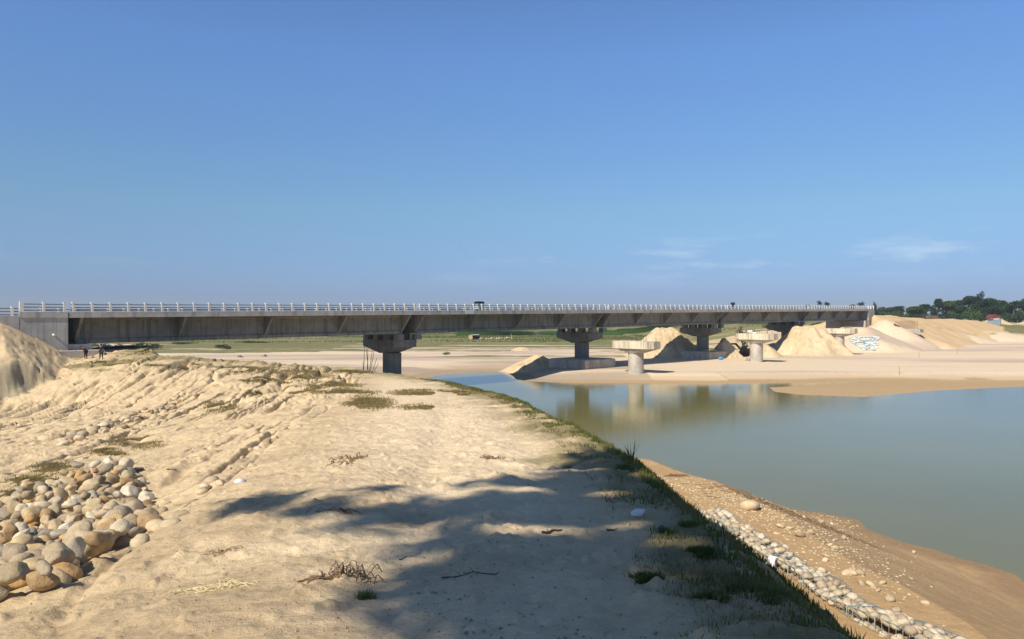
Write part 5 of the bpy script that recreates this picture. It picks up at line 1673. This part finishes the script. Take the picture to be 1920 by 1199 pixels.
# stones and rubble on and round the block at the third pier
b3 = P0 + 150 * U + 7 * NV
bt = E - 8.55 + .12
corner = b3 - U * 4.2 - NV * 4.0
for k in range(9):
    q = corner + U * (k % 5) * .95 + NV * (k // 5) * 1.0
    o = put_stone(beach[k % 4], (q[0], q[1], bt), .35 + .35 * ((k * 5) % 4) / 4, 'rubble_stone', .2, rnd=rs2)
    tag(o, 'sunlit rubble stone heaped on the footing block of the third bridge pier', 'stone', 'rubble on the third footing block')
for k in range(26):
    px = rs2.uniform(1378, 1432); P = hit(px, rs2.uniform(665, 674))
    o = put_stone(beach[k % 4], P, rs2.uniform(.25, .6), 'rubble_stone', .25, rnd=rs2)
    tag(o, 'pale rubble stone lying round the foot of the middle old pier', 'stone', 'rubble round the middle old pier')
P = hit(1352, 675)
t = empty('drum', (P.x, P.y, P.z), .3, 'light blue plastic drum lying in front of the third footing block', 'drum')
m = MB(); m.tube([(-.55, 0, .38), (-.5, 0, .38), (0, 0, .38), (.5, 0, .38), (.55, 0, .38)], [.3, .36, .39, .36, .3], 16); m.build('barrel', simple_mat('blue_plastic', (.06, .30, .55), .4, .1, 3), t)
m = MB(); m.tube([(.55, 0.1, .42), (.6, 0.1, .42)], .07, 8); m.build('lid', M_white, t)
# bamboo poles leaning by the first pier
P = hit(690, 692)
bz = gz(P.x, P.y)
p1c = P0 + 50 * U + 7 * NV
bb = empty('bamboo_poles', (p1c[0] - 3.4, p1c[1] - 2.8, gz(p1c[0] - 3.4, p1c[1] - 2.8)), 0, 'bundle of thin leaning poles left of the first bridge pier', 'poles')
M_bam = simple_mat('weathered_bamboo', (.16, .115, .07), .8, .2, 4)
for (x0, x1, h_) in ((-.9, -.7, 5.6), (-.3, -.15, 5.6), (.05, -.45, 5.2), (0, 1.0, 5.4), (.1, 1.3, 3.4), (0, 1.6, 2.6), (-.1, .6, 5.0), (-.9, -.95, 3.0)):
    m = MB(); m.tube([(x0, 0, -.4), ((x0 + x1) / 2 + .05, .1, h_ / 2), (x1, .2, h_)], [.055, .045, .03], 6); m.build('pole', M_bam, bb)

# ------------------------------------------------------------------ small things on the flats
M_rub = simple_mat('brick_rubble', (.20, .12, .08), .9, .4, 3)
for px, py, lb in ((450, 671, 'left one of two small brown rubble heaps on the pale sand behind the bridge'), (496, 669, 'right one of two small brown rubble heaps on the pale sand behind the bridge')):
    P = hit(px, py)
    t = empty('rubble_heap', P, 0, lb, 'rubble heap', 'brown rubble heaps on the flats')
    for k in range(16):
        a = rs2.uniform(0, 6.28); r0 = rs2.uniform(0, .75)
        o = new_obj('brick', beach[k % 4].copy(), t, (r0 * math.cos(a), r0 * math.sin(a), .15 + (.8 - r0) * rs2.uniform(.2, .8)))
        o.data.materials.clear(); o.data.materials.append(M_rub); s_ = rs2.uniform(.16, .3); o.scale = (s_, s_, s_); o.rotation_euler = (a, r0, a * 2)
# field shelter
z_ = 330.0; x_ = (890 - CX) / F * z_; g_ = gz(x_, z_)
t = empty('shelter', (x_, z_, g_ + .2), .1, 'low pale roofed field shelter with a dark open side in the grass behind the bridge', 'shelter')
m = MB(); m.prism([(-1.6, 1.7), (1.8, 1.9), (1.8, 2.05), (-1.6, 1.85)], -1.6, 1.6, lambda p, q, r_: (p, r_, q)); m.build('roof', M_patch, t)
m = MB(); m.box((-2.6, -1.4, -.5), (-1.0, 1.4, 1.7)); m.box((-1.0, 1.2, -.5), (1.7, 1.4, 1.8)); m.build('wall', simple_mat('mud_wall', (.50, .38, .22), .9, .2, 2), t)
m = MB(); m.box((-1.0, -.2, .1), (2.4, 1.0, 1.2)); m.build('opening_shade', M_black, t)  # black box stands in for the shade inside the open side
for k in range(13):
    z_ = 330 + k * .6; x_ = (902 + k * 4.8 - CX) / F * z_
    o = put_stone(beach[k % 4], (x_, z_, gz(x_, z_)), .55 + .5 * rs2.random() + (.25 if k > 9 else 0), 'earth_lump', .25, rnd=rs2)
    tag(o, 'lump of dug earth in the bank running right from the field shelter', 'earth lump', 'earth lumps beside the field shelter')
z_ = 340; x_ = (958.5 - CX) / F * z_
m = MB(); m.tube([(x_, z_, gz(x_, z_) - .3), (x_, z_, gz(x_, z_) + 2.4)], .06, 6); tag(m.build('pole', M_patch), 'thin white pole standing at the right end of the dug earth bank', 'pole')
for px, py, lb in ((1723, 671, 'thin stake standing in the pale sand below the reinforcement cage'), (1795, 664, 'thin stake standing in the pale sand nearer the right edge'), (1686, 703, 'short stake standing in the sand close to the shallow pool')):
    P = hit(px, py); m = MB(); m.tube([(P.x, P.y, P.z - .3), (P.x + .05, P.y, P.z + 1.5)], .035, 5); tag(m.build('stake', M_bam), lb, 'stake')

# tin shack and the house among the trees
z_ = 372.0; x_ = (1864 - CX) / F * z_; g_ = gz(x_, z_)
t = empty('shack', (x_, z_, g_), .15, 'small blue grey tin shack with a rusty red roof on the right bank', 'shack')
M_tin = simple_mat('corrugated_tin', (.30, .38, .42), .45, .15, 3, metal=.3, stretch=(6, 6, .2))
M_rroof = simple_mat('rusty_roof', (.16, .035, .03), .8, .3, 2)
wl = MB(); n = 44; ring = []
for k in range(n):
    u_ = k / n * 4; e_i = int(u_); fr = u_ - e_i; wob = .04 * math.sin(k * math.pi)
    cs = [(-2.1, -1.8), (2.1, -1.8), (2.1, 1.8), (-2.1, 1.8)]; a = cs[e_i]; b_ = cs[(e_i + 1) % 4]
    ring.append((a[0] + (b_[0] - a[0]) * fr + (.05 if k % 2 else -.05), a[1] + (b_[1] - a[1]) * fr + (.05 if k % 2 else -.05)))
wl.loft([[(p[0], p[1], -.6) for p in ring], [(p[0], p[1], 3.0) for p in ring]]); wl.build('wall', M_tin, t)
m = MB(); m.prism([(-3.0, 3.05), (2.6, 3.3), (1.2, 4.5), (-.9, 5.0), (-2.6, 4.1)], -2.1, 2.2, lambda p, q, r_: (p, r_, q)); m.build('roof', M_rroof, t)
m = MB(); m.box((-1.9, -1.95, 2.45), (.9, -1.87, 2.9)); m.build('fascia', M_patch, t)
m = MB(); m.box((2.2, -1.6, -.4), (2.45, -1.3, 4.4)); m.build('post', M_black, t)
z_ = 436.0; x_ = (1743 - CX) / F * z_; g_ = gz(x_, z_)
t = empty('house', (x_, z_, g_), .1, 'low house with a brown roof half hidden among the trees on the right', 'house')
m = MB(); m.box((-3, -2.5, -.5), (3, 2.5, 3.2)); wl_ = m.build('wall', simple_mat('plaster_wall', (.32, .24, .18), .9, .2, 2), t)
for x in (-1.5, 1.3):
    m = MB(); m.box((x - .4, -2.56, 1.2), (x + .4, -2.5, 2.3)); m.build('window', M_black, t)
m = MB(); m.prism([(-3.6, 3.1), (3.6, 3.1), (2.8, 4.6), (-2.8, 4.6)], -3.0, 3.0, lambda p, q, r_: (p, r_, q)); m.build('roof', simple_mat('brown_roof', (.16, .09, .07), .85, .25, 1.5), t)
# thin air haze over the plain
hz = MB(); hz.box((-2500, -300, -3.5), (2600, 2400, 70))
hm = bpy.data.materials.new('haze'); hm.use_nodes = True; hn = hm.node_tree; hn.nodes.clear()
ho = hn.nodes.new('ShaderNodeOutputMaterial'); pv = hn.nodes.new('ShaderNodeVolumePrincipled')
pv.inputs['Color'].default_value = (.80, .88, 1.0, 1); pv.inputs['Density'].default_value = 0.00018; pv.inputs['Anisotropy'].default_value = 0.2
hn.links.new(pv.outputs[0], ho.inputs['Volume'])
tag(hz.build('haze', hm), kind='stuff')
print('all done')
